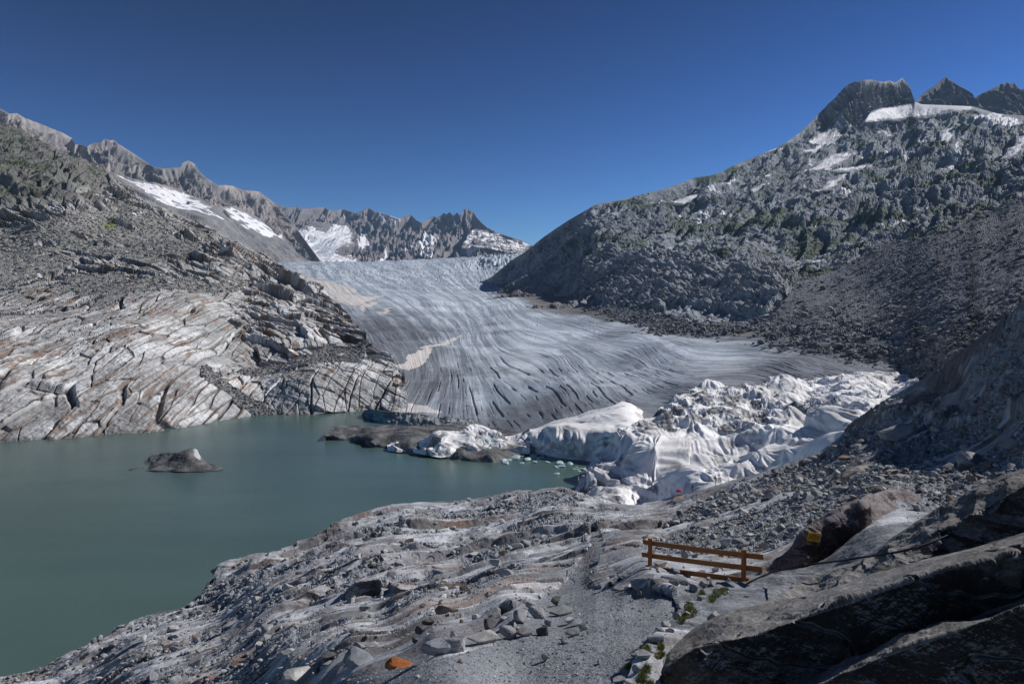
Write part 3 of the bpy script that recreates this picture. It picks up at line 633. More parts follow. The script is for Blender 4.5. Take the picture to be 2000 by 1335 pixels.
# cliff band: bulging buttress with inclined ribs
rib = fbm2((s_ * .8 + z * .9 + wn2 * 4) / 16, (z - s_ * .5) / 90, 4, .55, 15)
h += cliff * (np.abs(rib) * 9 + 5)
knob = np.exp(-((p.px - 1480) / 48) ** 2 - ((p.py - 550) / 42) ** 2); h += knob * (16 + 5 * fbm3(P0, 24, 4, p.pix, .6, 60, True))
# scree: shallow chutes down the fall line, blocky toward the foot
fall = fbm2((tfall + z * .25 + wn * 8) / 17, sf / 230, 5, .6, 20)
h += screeR * (fall * 1.5 * ss(150, 600, d) + fall * .3)
F1c, FBc, Rc, Vc = voro(x / 3.2, (z * 1.5 + y * .5) / 3.2, 7)
foot = ss(600, 690, p.py + .02 * p.px)
h += screeR * np.maximum(.25, foot) * np.where(Rc[:, 0] > .55, (Rc[:, 0] - .55) * 4.2 * ss(.0, .25, FBc), 0)
h += screeR * fbm3(P0, 7, 4, p.pix, .65, 25) * .8
h1 = h - 7 * ss(1, .96, p.v) * rock
h1 = h1 + 9 * ss(10, -4, np.abs(p.py - yt) - 2) * ss(1180, 1230, p.px) * ss(1600, 1540, p.px)
p.displace(h1); K = np.stack([screeR, cliff, knob, calm, summit, rib, fall, wn, wn2], 1)
P0 = p.refine(int(p.nr * 1.15)); P1 = p.p.copy(); x, y, z = P0.T; d = p.d
wn = n3(P0, 140, 1); wn2 = n3(P0, 50, 2); yt = 490 + 8 * np.sin(p.px / 60) + wn * 6
screeR = poly_in(p.px + wn * 22 + wn2 * 8, p.py + wn * 14, SCR).astype(float); rock = 1 - screeR; knob = np.exp(-((p.px - 1480) / 48) ** 2 - ((p.py - 550) / 42) ** 2)
cliff = poly_in(p.px + wn * 16 + wn2 * 6, p.py + wn2 * 8, CLF).astype(float); s_, t_ = frame2(P0, 35); sf, tfall = frame2(P0, 22)
rib = fbm2((s_ * .8 + z * .9 + wn2 * 4) / 16, (z - s_ * .5) / 90, 4, .55, 15); fall = fbm2((tfall + z * .25 + wn * 8) / 17, sf / 230, 5, .6, 20)
F1, FB, R, V = voro((s_ + wn2 * 8) / 22, (z * 1.1 + t_ * .3 + wn2 * 8) / 17, 3); F1c, FBc, Rc, Vc = voro(x / 3.2, (z * 1.5 + y * .5) / 3.2, 7); foot = ss(600, 690, p.py + .02 * p.px)
xs1 = P1[:, 0] * .8 - P1[:, 1] * .4; F1b, FBb, Rb, Vb = voro((xs1 + wn2 * 4) / 9, (P1[:, 2] * 1.1 + wn2 * 3) / 7.5, 4)
edge = .1 + .9 * ss(1, .985, p.v)
calm = np.ones(len(p.px))
for q in SNP: calm = np.minimum(calm, 1 - .8 * poly_in(p.px, p.py, q))
h = rock * calm * edge * ((Rb[:, 0] - .5) * 1.8 + Vb[:, 1] * (Rb[:, 1] - .3) * 2.2 - ss(.16, .02, FBb) * .9 + fbm3(P1, 30, 5, p.pix, .6, 90) * 2.4 * ss(300, 1000, d) + fbm3(P1, 16, 4, p.pix, .6, 95) * 1.5)
lowf = ss(1545, 1480, p.px)
yy_ = 0 * ss(10, -4, np.abs(p.py - yt) - 2) * ss(1180, 1230, p.px) * ss(1600, 1540, p.px)
p.displace(h)
nn = p.final_normals()
tone = fbm3(P0, 130, 5, None, .6, 30)
c = mix([.19, .192, .20], [.34, .335, .335], ss(-.5, .6, tone + (R[:, 2] - .5) * .6))
c = mix(c, np.array([.34, .325, .31]), ss(.1, .6, n3(P0, 55, 31) + .5 * (Rb[:, 1] - .5)) * .45)
vz = ss(.05, .55, fbm3(P0, 95, 5, p.pix, .62, 35) + .35 * np.exp(-((p.py - 430) / 50) ** 2) * ss(1150, 1250, p.px) + .15 * ss(1500, 1900, p.px) - .25 * ss(320, 250, p.py) - .8 * ss(480, 510, p.py) * lowf - .5 * ss(1180, 1080, p.px))
c = mix(c, mix([.04, .058, .022], [.08, .115, .045], ss(-.4, .4, n3(P0, 20, 36))), vz * rock * ss(.2, .45, nn[:, 2]) * .85)
c = mix(c, np.array([.25, .175, .14]), ss(1130, 1030, p.px + wn * 30) * ss(540, 590, p.py + wn2 * 15) * .7)
vst = fbm2((x + y * .3 + wn2 * 8) / 26, z / 190, 5, .6, 81); smt = ss(250, 215, p.py) * ss(1560, 1600, p.px) * ss(1800, 1788, p.px); c = mix(c, mix([.17, .16, .165], [.36, .33, .31], ss(-.4, .4, vst)), smt)
c = mix(c, mix([.24, .225, .21], [.36, .335, .31], ss(-.4, .5, rib + tone)), cliff * (.35 + .5 * knob))
sc = mix([.135, .142, .155], [.205, .21, .22], ss(-.5, .5, fall + .5 * fbm3(P0, 30, 4, p.pix, .7, 40)))
c = mix(c, sc, screeR * .95)
blk = screeR * (Rc[:, 0] > .55) * ss(0, .2, FBc)
c = mix(c, mix([.17, .17, .175], [.36, .345, .33], Rc[:, 1]), blk * np.maximum(.3, foot) * .9)
slabm = poly_in(p.px + wn * 12, p.py + wn2 * 8, [(1800, 420), (2000, 340), (2200, 300), (2200, 400), (2000, 410), (1880, 430), (1800, 500)]).astype(float)
c = mix(c, np.array([.22, .205, .20]), slabm * ss(-.3, .4, fall) * .7)
wx = p.px + n3(P0, 60, 51) * 6 + n3(P0, 22, 52) * 4; wy = p.py + n3(P0, 60, 53) * 3 + n3(P0, 22, 54) * 2
sn = np.zeros(len(wx), bool); sad = poly_in(p.px + wn * 3, p.py + wn2 * 2, [(1690, 233), (1705, 216), (1740, 207), (1787, 200), (1850, 203), (1895, 206), (1900, 214), (1850, 214), (1800, 220), (1755, 228), (1720, 227)]) | poly_in(p.px, p.py + wn2 * 2, [(1900, 222), (1960, 220), (1955, 226), (1990, 232), (2010, 236), (1940, 234)])
for q in ([(1585, 272), (1605, 256), (1625, 250), (1646, 262), (1630, 275), (1605, 278)], [(1563, 293), (1590, 288), (1610, 281), (1595, 296)], [(1553, 331), (1595, 318), (1625, 298), (1672, 289), (1660, 303), (1610, 322)], [(1612, 323), (1700, 315), (1690, 321), (1630, 328)], [(1588, 366), (1615, 346), (1658, 336), (1622, 358)],
          [(1308, 389), (1340, 380), (1367, 374), (1352, 388)], [(1276, 391), (1300, 386), (1298, 393)], [(1468, 333), (1512, 330), (1505, 336)], [(1456, 376), (1485, 355), (1502, 351), (1480, 368)], [(1838, 251), (1848, 245), (1861, 247), (1853, 276), (1842, 272)], [(1950, 303), (1968, 290), (1990, 264), (2010, 262), (1990, 285), (1970, 301)],
          [(1845, 315), (1862, 290), (1877, 264), (1872, 290), (1850, 312)], [(1255, 486), (1300, 496), (1327, 492), (1307, 501), (1280, 497)], [(1356, 409), (1366, 412), (1373, 436), (1364, 430)], [(1711, 442), (1735, 420), (1748, 414), (1722, 441)], [(1548, 400), (1600, 392), (1570, 396)], [(1680, 294), (1757, 272), (1735, 288), (1690, 297)], [(1168, 408), (1200, 399), (1190, 405)], [(1220, 400), (1244, 394), (1228, 402)],
          [(1550, 500), (1630, 490), (1600, 499)], [(1700, 478), (1715, 470), (1708, 484)], [(1895, 332), (1925, 327), (1910, 336)], [(1920, 244), (1935, 246), (1925, 249)], [(1470, 300), (1540, 285), (1500, 298)], [(1400, 352), (1440, 340), (1420, 350)], [(1565, 480), (1600, 468), (1590, 478)]):
    sn |= poly_in(wx, wy, q)
sn &= n3(P0, 30, 57) + .5 * n3(P0, 12, 58) < .5
sn |= sad
sn |= (n3(P0 * [.4, .4, 2.4], 50, 59) + .3 * n3(P0, 18, 61) > .58) & (p.py < 425) & (p.px > 1300) & (p.px < 1960) & (p.v < .97)
tl = ss(5, 2, np.abs(p.py - yt)) * ss(1200, 1240, p.px) * ss(1600, 1540, p.px); c = mix(c, np.array([.36, .35, .33]), tl * .7)
c = c * np.array([.86, .95, 1.06]) * (1 - .22 * screeR)[:, None]  # slope shade put into the colour: blue tint overall, scree darkened further
c = np.where(sn[:, None], SNOW * .95, c)
o = p.build('mountain', M_mtn, c, back=(8, .8, 1), smooth=False, split=(sn.astype(np.int32), [('snowfield', M_snow)]))
for q in o:
    if q: tag(q, kind='structure')
MP = p
log('mountain', p.nr, p.nc)
# ------------------------------------------------------------------ dead ice, iceberg, fleece covers
def icecol(q, light=.0, seed=1):
    t = fbm3(q.p, 6, 5, q.pix, .6, seed)
    return mix([.06, .062, .064], [.14, .143, .148], ss(-.5, .5, t) * (1 + light))
def lkD(y, z=0.): return float(lakeD(y, z))
# low spit of dirt covered ice in front of the snout
tp = [(634, 851), (640, 842), (650, 834), (665, 831), (700, 831), (760, 830), (830, 829), (900, 826), (960, 832), (1040, 842)]
bt = [(634, 854), (645, 859), (662, 861), (690, 862), (712, 866), (730, 873), (760, 880), (800, 888), (850, 895), (905, 902), (955, 905), (1000, 900), (1040, 892)]
Dz = TPS([(x_, y_, lkD(y_, -.4)) for x_, y_ in bt] + [(x_, y_ + 2, lkD(y_ + 2, 3.2)) for x_, y_ in tp] + [(x_, y_ + 11, lkD(y_ + 11, 3.0)) for x_, y_ in tp[2:]] + [(700, 852, lkD(852, 3.0)), (725, 860, lkD(860, 2.8)), (800, 868, lkD(868, 3.0)), (900, 880, lkD(880, 3.0)), (960, 885, lkD(885, 3))], 1e-4)
def hf(q): return fbm3(q.p, 14, 6, q.pix, .55, 3) * 1.0 * ss(0, .06, q.v) + (-np.abs(n3(q.p, 20, 9)) * 1.2)
q, o = relief('dead_ice', tp, bt, Dz, M_ice, hf, lambda q: icecol(q), step=.8, back=(5, .5, 1.0), zmin=-3)
tag(o, 'low grey spit of dirt covered ice running out into the lake', 'ice spit')
# blue ice cliff at the left end of the snout
tp = [(706, 808), (712, 801), (722, 799), (740, 802), (760, 803), (800, 806), (850, 812), (900, 818), (945, 826)]
bt = [(706, 812), (712, 815), (725, 819), (745, 827), (780, 830), (830, 832), (880, 833), (945, 836)]
Dz = TPS([(x_, y_ + 1, lkD(y_ + 1, -.5)) for x_, y_ in bt] + [(x_, y_, lkD(float(curve(bt, x_))) + 2 + i) for i, (x_, y_) in enumerate(tp)], 1e-4)
def cf(q):
    t = fbm3(q.p * [1, 1, 3], 5, 4, None, .6, 8); bl = ss(765, 730, q.px)
    c = mix([.16, .17, .18], [.34, .38, .41], ss(-.4, .5, t)); c = mix(c, mix([.04, .13, .18], [.12, .28, .34], ss(-.3, .4, t)), bl)
    return mix(c, np.array([.13, .13, .13]), ss(.8, .95, q.v))
q, o = relief('ice_cliff', tp, bt, Dz, M_ice, lambda q: fbm3(q.p, 9, 5, q.pix, .6, 6) * 1.2 * ss(0, .1, q.v), cf, step=.7, back=(4, .5, 1.0))
tag(o, 'broken ice cliff with a blue face at the left end of the glacier snout', 'ice cliff')
# iceberg
tp = [(252, 917), (270, 914), (284, 906), (291, 898), (300, 890), (312, 886), (330, 884), (350, 882), (365, 879), (376, 877), (384, 880), (389, 889), (396, 896), (404, 903), (418, 908), (432, 912), (436, 916)]
bt = [(252, 919), (290, 920), (330, 921), (370, 922), (400, 922), (425, 920), (436, 917)]
Dz = TPS([(x_, y_ + .5, lkD(y_ + .5, -.2)) for x_, y_ in bt] + [(290, 901, 263), (330, 884, 262), (376, 878, 260), (392, 893, 258), (415, 908, 256), (300, 905, 256), (340, 902, 253), (380, 900, 252), (345, 914, 248)], 1e-4)
def cf(q):
    c = icecol(q, 0, 5); return mix(c, np.array([.42, .44, .45]), ss(376, 381, q.px + n3(q.p, 1.5, 3) * 2) * ss(892, 886, q.py + (q.px - 376) * -.7) * ss(394, 388, q.px))  # sunlit right side painted on as a pale strip
q, o = relief('iceberg', tp, bt, Dz, M_ice, lambda q: .35 + fbm3(q.p, 7, 5, q.pix, .55, 6) * .6 * ss(0, .1, q.v) * ss(252, 280, q.px) * ss(436, 410, q.px), cf, step=.5, back=(6, .6, 1.0), zmin=-2)
tag(o, 'small dirt covered iceberg alone on the open lake', 'iceberg')

def tents(P, seed, sc, px):
    """stretched cloth over broken ice: sharp crests, slack hollows, pull lines radiating from the crests"""
    w = np.stack([n3(P, sc * 2.2, seed + 50), n3(P, sc * 2.2, seed + 51), 0 * P[:, 0]], 1) * sc * .5
    Q = (P + w) * [1, 1, .4]
    a = np.abs(n3(Q, sc * 1.6, seed)); b = np.abs(n3(Q, sc * .75, seed + 1)); c = np.abs(n3(Q, sc * .34, seed + 2))
    r = 1 - np.clip(a * 1.7, 0, 1); r2 = 1 - np.clip(b * 1.7, 0, 1); r3 = 1 - np.clip(c * 1.7, 0, 1)
    F1, FB, R, V = voro(P[:, 0] / (sc * .9) + w[:, 0] / sc * .5, P[:, 1] / (sc * .9) + w[:, 1] / sc * .5, seed)
    ang = np.arctan2(V[:, 1], V[:, 0]); cone = np.clip(1 - F1 * 1.3, 0, 1) ** 1.25 * (.3 + R[:, 0])
    pull = n2(ang * 3.2 + R[:, 1] * 40, F1 * 1.2 + 3, seed + 6)
    return r * .62 + r2 * .24 + r3 * .09 * lod(sc * .34, px) + cone * .8 + pull * .16 * ss(.05, .3, F1) * ss(.9, .5, F1), pull, cone
def fleece_col(q, pull, dirty):
    t = fbm3(q.p, 18, 4, q.pix, .6, 70)
    c = mix([.66, .66, .67], [.86, .86, .88], ss(-.5, .5, t))
    c = mix(c, np.array([.36, .35, .34]), np.clip(ss(.2, .7, fbm3(q.p * [1, 1, 2], 7, 4, None, .6, 75)) * .7, 0, 1))
    return mix(c, mix([.10, .10, .105], [.30, .31, .33], ss(-.4, .5, fbm3(q.p, 5, 4, q.pix, .6, 77))), dirty)
# flat cover with a hanging wall above the little bay
wallt = [(1004, 862), (1020, 852), (1040, 849), (1100, 850), (1150, 854), (1200, 858), (1280, 852)]
tp = [(1004, 858), (1022, 842), (1050, 832), (1080, 822), (1104, 817), (1130, 812), (1150, 803), (1170, 800), (1195, 793), (1215, 784), (1232, 788), (1252, 800), (1270, 815), (1290, 836)]
bt = [(1004, 880), (1030, 884), (1060, 888), (1100, 895), (1150, 900), (1200, 905), (1290, 900)]
pw = []
for x_ in (1004, 1040, 1080, 1120, 1160, 1200, 1240, 1290):
    yb = float(curve(bt, x_)); yw = float(curve(wallt, x_)); yt_ = float(curve(tp, x_)); pw += [(x_, yb + 3, lkD(yb) - .6), (x_, yb, lkD(yb)), (x_, (yb + yw) / 2, lkD(yb) + 1.2), (x_, yw + 2, lkD(yb) + 2.5)]
    if x_ > 1010: pw += [(x_, yw * .6 + yt_ * .4, lkD(yb) + 16), (x_, yt_, lkD(yb) + 46)]
Dz = TPS(pw, 1e-5)
def hf(q):
    global _a
    wl_ = ss(-4, 6, q.py - curve(wallt, q.px)); _a, pull, cone = tents(q.p, 3, 26, q.pix)
    fold = np.abs(n2(q.p[:, 0] / 3.1 + n3(q.p, 14, 5) * .6, q.p[:, 2] / 26 + q.p[:, 1] / 50, 7)); fold2 = np.abs(n2(q.p[:, 0] / 7.5 + n3(q.p, 20, 8) * .4, q.p[:, 2] / 40, 9))
    return (1 - wl_) * (_a * 3.0 - 1) * (.15 + .85 * ss(1, .6, q.v)) + wl_ * (fold * 2.6 + fold2 * 4.2 - 1.2) * ss(0, .1, q.v)
q, o = relief('fleece_cover', tp, bt, Dz, M_fleece, hf, lambda q: fleece_col(q, None, ss(.35, .6, n3(q.p, 12, 44) * ss(1090, 1180, q.px) * ss(850, 870, q.py) + 0)), step=.7, back=(5, .5, 1.0))
tag(o, 'white fleece sheet on flat ice with a pleated wall hanging over the small bay', 'fleece cover', 'fleece sheets protecting the ice')
log('fleece wall')
# main field of tented fleece
tp = [(1128, 958), (1140, 945), (1158, 925), (1175, 905), (1192, 893), (1205, 880), (1222, 862), (1236, 846), (1250, 836), (1262, 826), (1285, 812), (1300, 800), (1318, 790), (1335, 775), (1350, 769), (1365, 762), (1380, 760), (1400, 762), (1420, 766), (1437, 765), (1447, 758), (1462, 757), (1480, 758), (1492, 748), (1505, 745), (1522, 742), (1540, 747), (1555, 750), (1562, 743), (1575, 738), (1592, 738), (1610, 740), (1640, 735), (1665, 731), (1700, 730), (1740, 730), (1765, 734), (1785, 740), (1800, 745)]
bt = [(1128, 985), (1160, 1000), (1200, 1015), (1260, 1025), (1320, 1020), (1360, 1010), (1450, 985), (1600, 945), (1650, 920), (1700, 880), (1800, 820)]
Dz = TPS([(1128, 985, lkD(985, -3)), (1200, 1015, 196), (1320, 1020, 188), (1450, 985, 176), (1600, 945, 162), (1700, 880, 175), (1800, 820, 180), (1128, 965, lkD(965)), (1170, 970, lkD(971, .5)), (1230, 980, lkD(982, 1)), (1300, 980, 203), (1350, 958, 190), (1450, 940, 188), (1600, 888, 178), (1650, 850, 185), (1700, 800, 215), (1800, 760, 205),
          (1236, 846, 252), (1180, 905, 240), (1262, 826, 262), (1350, 769, 312), (1300, 850, 240), (1260, 900, 222), (1300, 930, 214), (1400, 850, 236), (1400, 900, 212), (1500, 850, 228), (1500, 900, 200), (1440, 765, 318), (1430, 800, 270), (1520, 800, 262), (1540, 745, 325), (1600, 780, 270), (1600, 840, 215), (1600, 738, 322), (1700, 730, 308), (1700, 765, 255), (1790, 742, 285), (1150, 945, 232)], 1e-4)
DT = {}
def hf(q):
    a1, pull, cone = tents(q.p, 21, 21, q.pix); a2, pull2, cone2 = tents(q.p, 31, 8.5, q.pix)
    broken = poly_in(q.px + n3(q.p, 20, 3) * 16, q.py + n3(q.p, 20, 4) * 9, [(1215, 862), (1250, 832), (1340, 775), (1450, 765), (1560, 800), (1640, 800), (1600, 812), (1540, 822), (1540, 850), (1440, 850), (1380, 838), (1300, 850), (1230, 880)]).astype(float)
    field = ss(1540, 1580, q.px) * ss(830, 815, q.py)
    DT['b'] = broken; DT['p'] = pull; DT['f'] = field
    foot = ss(1210, 1165, q.px - (q.py - 900) * .5)
    DT['foot'] = foot
    h = a1 * (6.2 * (1 - .65 * field) * (1 - .35 * broken)) + a2 * (.45 + 2.2 * broken + 1.6 * field + 1.5 * foot)
    lin = np.abs(n2((q.p[:, 0] * .8 - q.p[:, 2] * .6) / 1.5 + n3(q.p, 9, 15) * .8, q.p[:, 1] / 16, 12)); h -= lin * .45
    # left flank: ridge wall with the cloth pulled down it
    return (h - 2.4) * (.3 + .7 * ss(1, .97, q.v)) 
def cf(q):
    dirty = DT['b'] * ss(-.12, .25, fbm3(q.p, 9, 4, q.pix, .6, 60)) * .9
    dirty = np.maximum(dirty, DT['foot'] * ss(.0, .3, fbm3(q.p, 6, 4, q.pix, .6, 62)) * .8)
    c = fleece_col(q, DT['p'], dirty)
    cave = poly_in(q.px + n3(q.p, 5, 6) * 3, q.py, [(1405, 775), (1420, 768), (1462, 764), (1472, 775), (1470, 790), (1440, 798), (1410, 790)]).astype(float)
    return mix(c, mix([.03, .07, .09], [.12, .22, .27], ss(-.4, .5, n3(q.p, 6, 63))), cave * .0)
q, o = relief('fleece_cover', tp, bt, Dz, M_fleece, hf, cf, step=.8, back=(6, .5, 1.0))
FLP = q
tag(o, 'largest white fleece cover, tented and folded over the broken toe of the glacier', 'fleece cover', 'fleece sheets protecting the ice')
log('fleece field')
# torn scraps lying on the spit
tp = [(757, 876), (764, 868), (775, 870), (784, 872), (797, 862), (806, 859), (815, 868), (828, 862), (836, 855), (846, 846), (860, 842), (880, 843), (896, 842), (906, 836), (918, 830), (930, 828), (940, 831), (952, 838), (965, 846), (985, 852), (1005, 850), (1022, 842), (1036, 838)]
bt = [(757, 880), (775, 882), (800, 882), (830, 888), (860, 893), (900, 889), (960, 886), (1036, 886)]
pw = []
for x_ in np.linspace(757, 1036, 10):
    yb = float(curve(bt, x_)); yt_ = float(curve(tp, x_)); pw += [(x_, yb + 1, lkD(yb + 1, .6)), (x_, yb * .55 + yt_ * .45, lkD(yb) + 4), (x_, yt_, lkD(yb) + 11)]
Dz = TPS(pw, 1e-4)
def hf(q):
    a1, _, _ = tents(q.p, 41, 8, q.pix); return (a1 * 2.4 - .6) * ss(0, .1, q.v) * (.4 + .6 * ss(1, .9, q.v))
q, o = relief('fleece_cover', tp, bt, Dz, M_fleece, hf, lambda q: mix(fleece_col(q, None, ss(.1, .35, fbm3(q.p, 7, 4, None, .6, 60)) * .85), np.array([.33, .44, .47]), ss(.2, .5, n3(q.p, 8, 61)) * ss(40, 15, np.abs(q.px - 940)) * .7), step=.7, back=(4, .5, 1.0))
tag(o, 'torn dirty fleece sheet slumped over the ice spit', 'fleece cover', 'fleece sheets protecting the ice')

# drifting brash ice in the bay
M_floe = plain_mat('floating_ice', (.42, .55, .58), .5, .4, .2, .1)
def blob(seed, sub=3, cuts=10, lo=.55, hi=.9, jit=.06):
    bm = bmesh.new(); bmesh.ops.create_icosphere(bm, subdivisions=sub, radius=1); V = np.array([v.co[:] for v in bm.verts]); Fc = np.array([[v.index for v in f.verts] for f in bm.faces]); bm.free()
    r = np.random.RandomState(seed)
    for k in range(cuts):
        n = r.normal(size=3); n /= np.linalg.norm(n); dd = r.uniform(lo, hi); a = V @ n; m_ = a > dd; V[m_] -= n[None] * (a[m_] - dd)[:, None] * .92
    V = V * (1 + jit * n3(V, .6, seed)[:, None] + jit * .5 * n3(V, .2, seed + 1)[:, None])
    return V, Fc
FB_ = [blob(900 + k, 2, 9, .45, .8) for k in range(6)]; fmesh = []
for k, (V, Fc) in enumerate(FB_):
    o = mesh_np('ice_floe', V * [1, .8, .35], Fc, M_floe, smooth=False); fmesh.append(o.data); bpy.data.objects.remove(o)
rr = np.random.RandomState(4)
for k in range(46):
    if k < 12: x_, y_, s_ = 955 + rr.rand() * 75, 889 + rr.rand() * 16, 1.0 + rr.rand() * 1.6
    elif k < 24: x_, y_, s_ = 1015 + rr.rand() * 50, 885 + rr.rand() * 10, .8 + rr.rand() * 1.4
    else:
        x_ = 1040 + rr.rand() * 120; y_ = 893 + (x_ - 1040) * .14 + rr.rand() * 14; s_ = .6 + rr.rand() * 1.6
    if k == 45: x_, y_, s_ = 1087, 926, 1.5
    P = at(x_, y_, lakeD(y_)); o = bpy.data.objects.new('ice_floe', fmesh[k % 6]); COL.objects.link(o); o.location = P; o.location.z = .1 * s_; o.scale = (s_, s_, s_); o.rotation_euler.z = rr.rand() * 6.28
    if k == 45: tag(o, 'single pale ice floe adrift farthest out from the brash ice', 'ice floe', 'ice floes drifting below the fleece wall')
    else: tag(o, 'pale blue ice floe in the brash ice of the small bay', 'ice floe', 'ice floes drifting below the fleece wall')
# ------------------------------------------------------------------ bedrock slope we stand on
top8 = [(-160, 1345), (0, 1322), (50, 1313), (90, 1303), (130, 1285), (160, 1262), (180, 1254), (200, 1252), (218, 1240), (232, 1222), (250, 1215), (300, 1195), (340, 1187), (365, 1183), (385, 1172), (397, 1155), (406, 1138), (414, 1120), (424, 1108), (440, 1100), (470, 1095), (500, 1085), (540, 1078), (575, 1068), (580, 1060), (640, 1040), (648, 1020), (690, 1010), (720, 996), (730, 990), (760, 984), (800, 982), (840, 980), (900, 974), (960, 966), (990, 958), (1010, 955), (1040, 960), (1100, 952), (1140, 962), (1180, 978), (1230, 985), (1270, 980), (1300, 974), (1330, 965), (1360, 958), (1400, 948), (1440, 936), (1480, 925), (1520, 910), (1560, 897), (1600, 882), (1640, 850), (1665, 822), (1700, 800), (1740, 772), (1780, 752), (1820, 728), (1860, 700), (1900, 672), (1940, 645), (1970, 622), (1990, 600), (2010, 585), (2160, 560)]
bot8 = [(-160, 1420), (2160, 1420)]
lk2 = [(0, 1322), (50, 1313), (130, 1288), (200, 1252), (232, 1222), (340, 1187), (385, 1172), (406, 1140), (500, 1085), (580, 1064), (648, 1025), (690, 1010), (760, 984), (840, 980), (960, 966), (1100, 954), (1180, 974)]
D8 = TPS([(x_, y_, float(lakeD(y_, .4))) for x_, y_ in lk2] + [(-160, 1345, 100), (0, 1380, 90), (100, 1330, 102), (300, 1335, 58), (300, 1250, 98), (-160, 1420, 80), (200, 1420, 55), (560, 1335, 24), (700, 1335, 12.5), (765, 1290, 13.6), (1000, 1335, 9.6), (1200, 1335, 9), (700, 1420, 9), (1000, 1420, 7.6),
          (1000, 1240, 12.6), (1000, 1190, 16), (1170, 1180, 15.6), (1250, 1165, 15.8), (1265, 1112, 20), (1360, 1128, 19.8), (1330, 1160, 15.6), (1455, 1142, 17.5), (850, 1235, 15.5), (700, 1250, 22), (560, 1245, 40), (600, 1200, 58), (740, 1205, 42), (900, 1160, 42), (1050, 1130, 38), (900, 1060, 112), (720, 1120, 78), (600, 1100, 122), (500, 1200, 82), (420, 1195, 120), (500, 1130, 128), (400, 1250, 85),
          (1150, 1090, 46), (1160, 1030, 85), (1100, 1000, 130), (800, 1010, 160), (960, 985, 190), (1250, 1000, 130), (1300, 1050, 58), (1350, 1085, 28), (1400, 1000, 75), (1420, 1070, 30), (1500, 1050, 31), (1500, 940, 105), (1600, 950, 62), (1560, 1010, 36), (1700, 960, 30), (1750, 900, 50), (1900, 900, 38), (1900, 1000, 22), (2000, 900, 31), (2000, 700, 47), (2000, 800, 39), (1850, 760, 70), (1700, 850, 84), (1900, 700, 62),
          (1600, 1150, 16), (1500, 1200, 13), (1400, 1250, 10.8), (1265, 1335, 8.6), (1400, 1335, 10.4), (1550, 1335, 10.6), (1700, 1200, 12), (2000, 1200, 11.5), (2000, 1400, 10), (1700, 1400, 10), (1350, 955, 192), (1450, 932, 152), (1600, 882, 122), (1700, 800, 100), (1780, 752, 86), (1860, 700, 73), (1940, 645, 62), (2010, 585, 52), (2160, 520, 45), (2160, 900, 26), (2160, 1400, 9.5), (1260, 978, 200)], 3e-4)
p = Patch(-60, 2080, top8, bot8, D8, step=.6, xstep=1.2); p.pix = p.d / F * 1.1
s20 = math.radians(20); s77 = math.radians(77)
REG_R = [(1640, 845), (1700, 800), (1780, 752), (1900, 672), (2010, 585), (2170, 520), (2170, 800), (1990, 815), (1900, 835), (1830, 850), (1790, 800), (1740, 815), (1690, 832)]
REG_M = [(980, 1165), (1060, 1065), (1150, 1020), (1330, 950), (1500, 910), (1400, 965), (1290, 1030), (1250, 1060), (1260, 1110), (1190, 1150), (1140, 1150)]
APRON = [(560, 1430), (640, 1345), (700, 1318), (800, 1300), (880, 1280), (960, 1262), (1010, 1240), (1010, 1200), (1090, 1165), (1140, 1145), (1200, 1150), (1270, 1150), (1320, 1170), (1330, 1190), (1300, 1225), (1270, 1260), (1240, 1300), (1215, 1345), (1200, 1430)]
TRACK = [(960, 1206), (1060, 1166), (1094, 1148), (1118, 1120), (1134, 1090), (1152, 1070), (1150, 1050), (1152, 1036), (1166, 1036), (1184, 1066), (1172, 1095), (1156, 1120), (1146, 1150), (1100, 1168), (1020, 1204)]
def saw(T, sharp):
    ph = T - np.floor(T); up = np.clip(ph / sharp, 0, 1); dn = np.clip((1 - ph) / (1 - sharp), 0, 1); return np.minimum(up ** .75, dn), ph
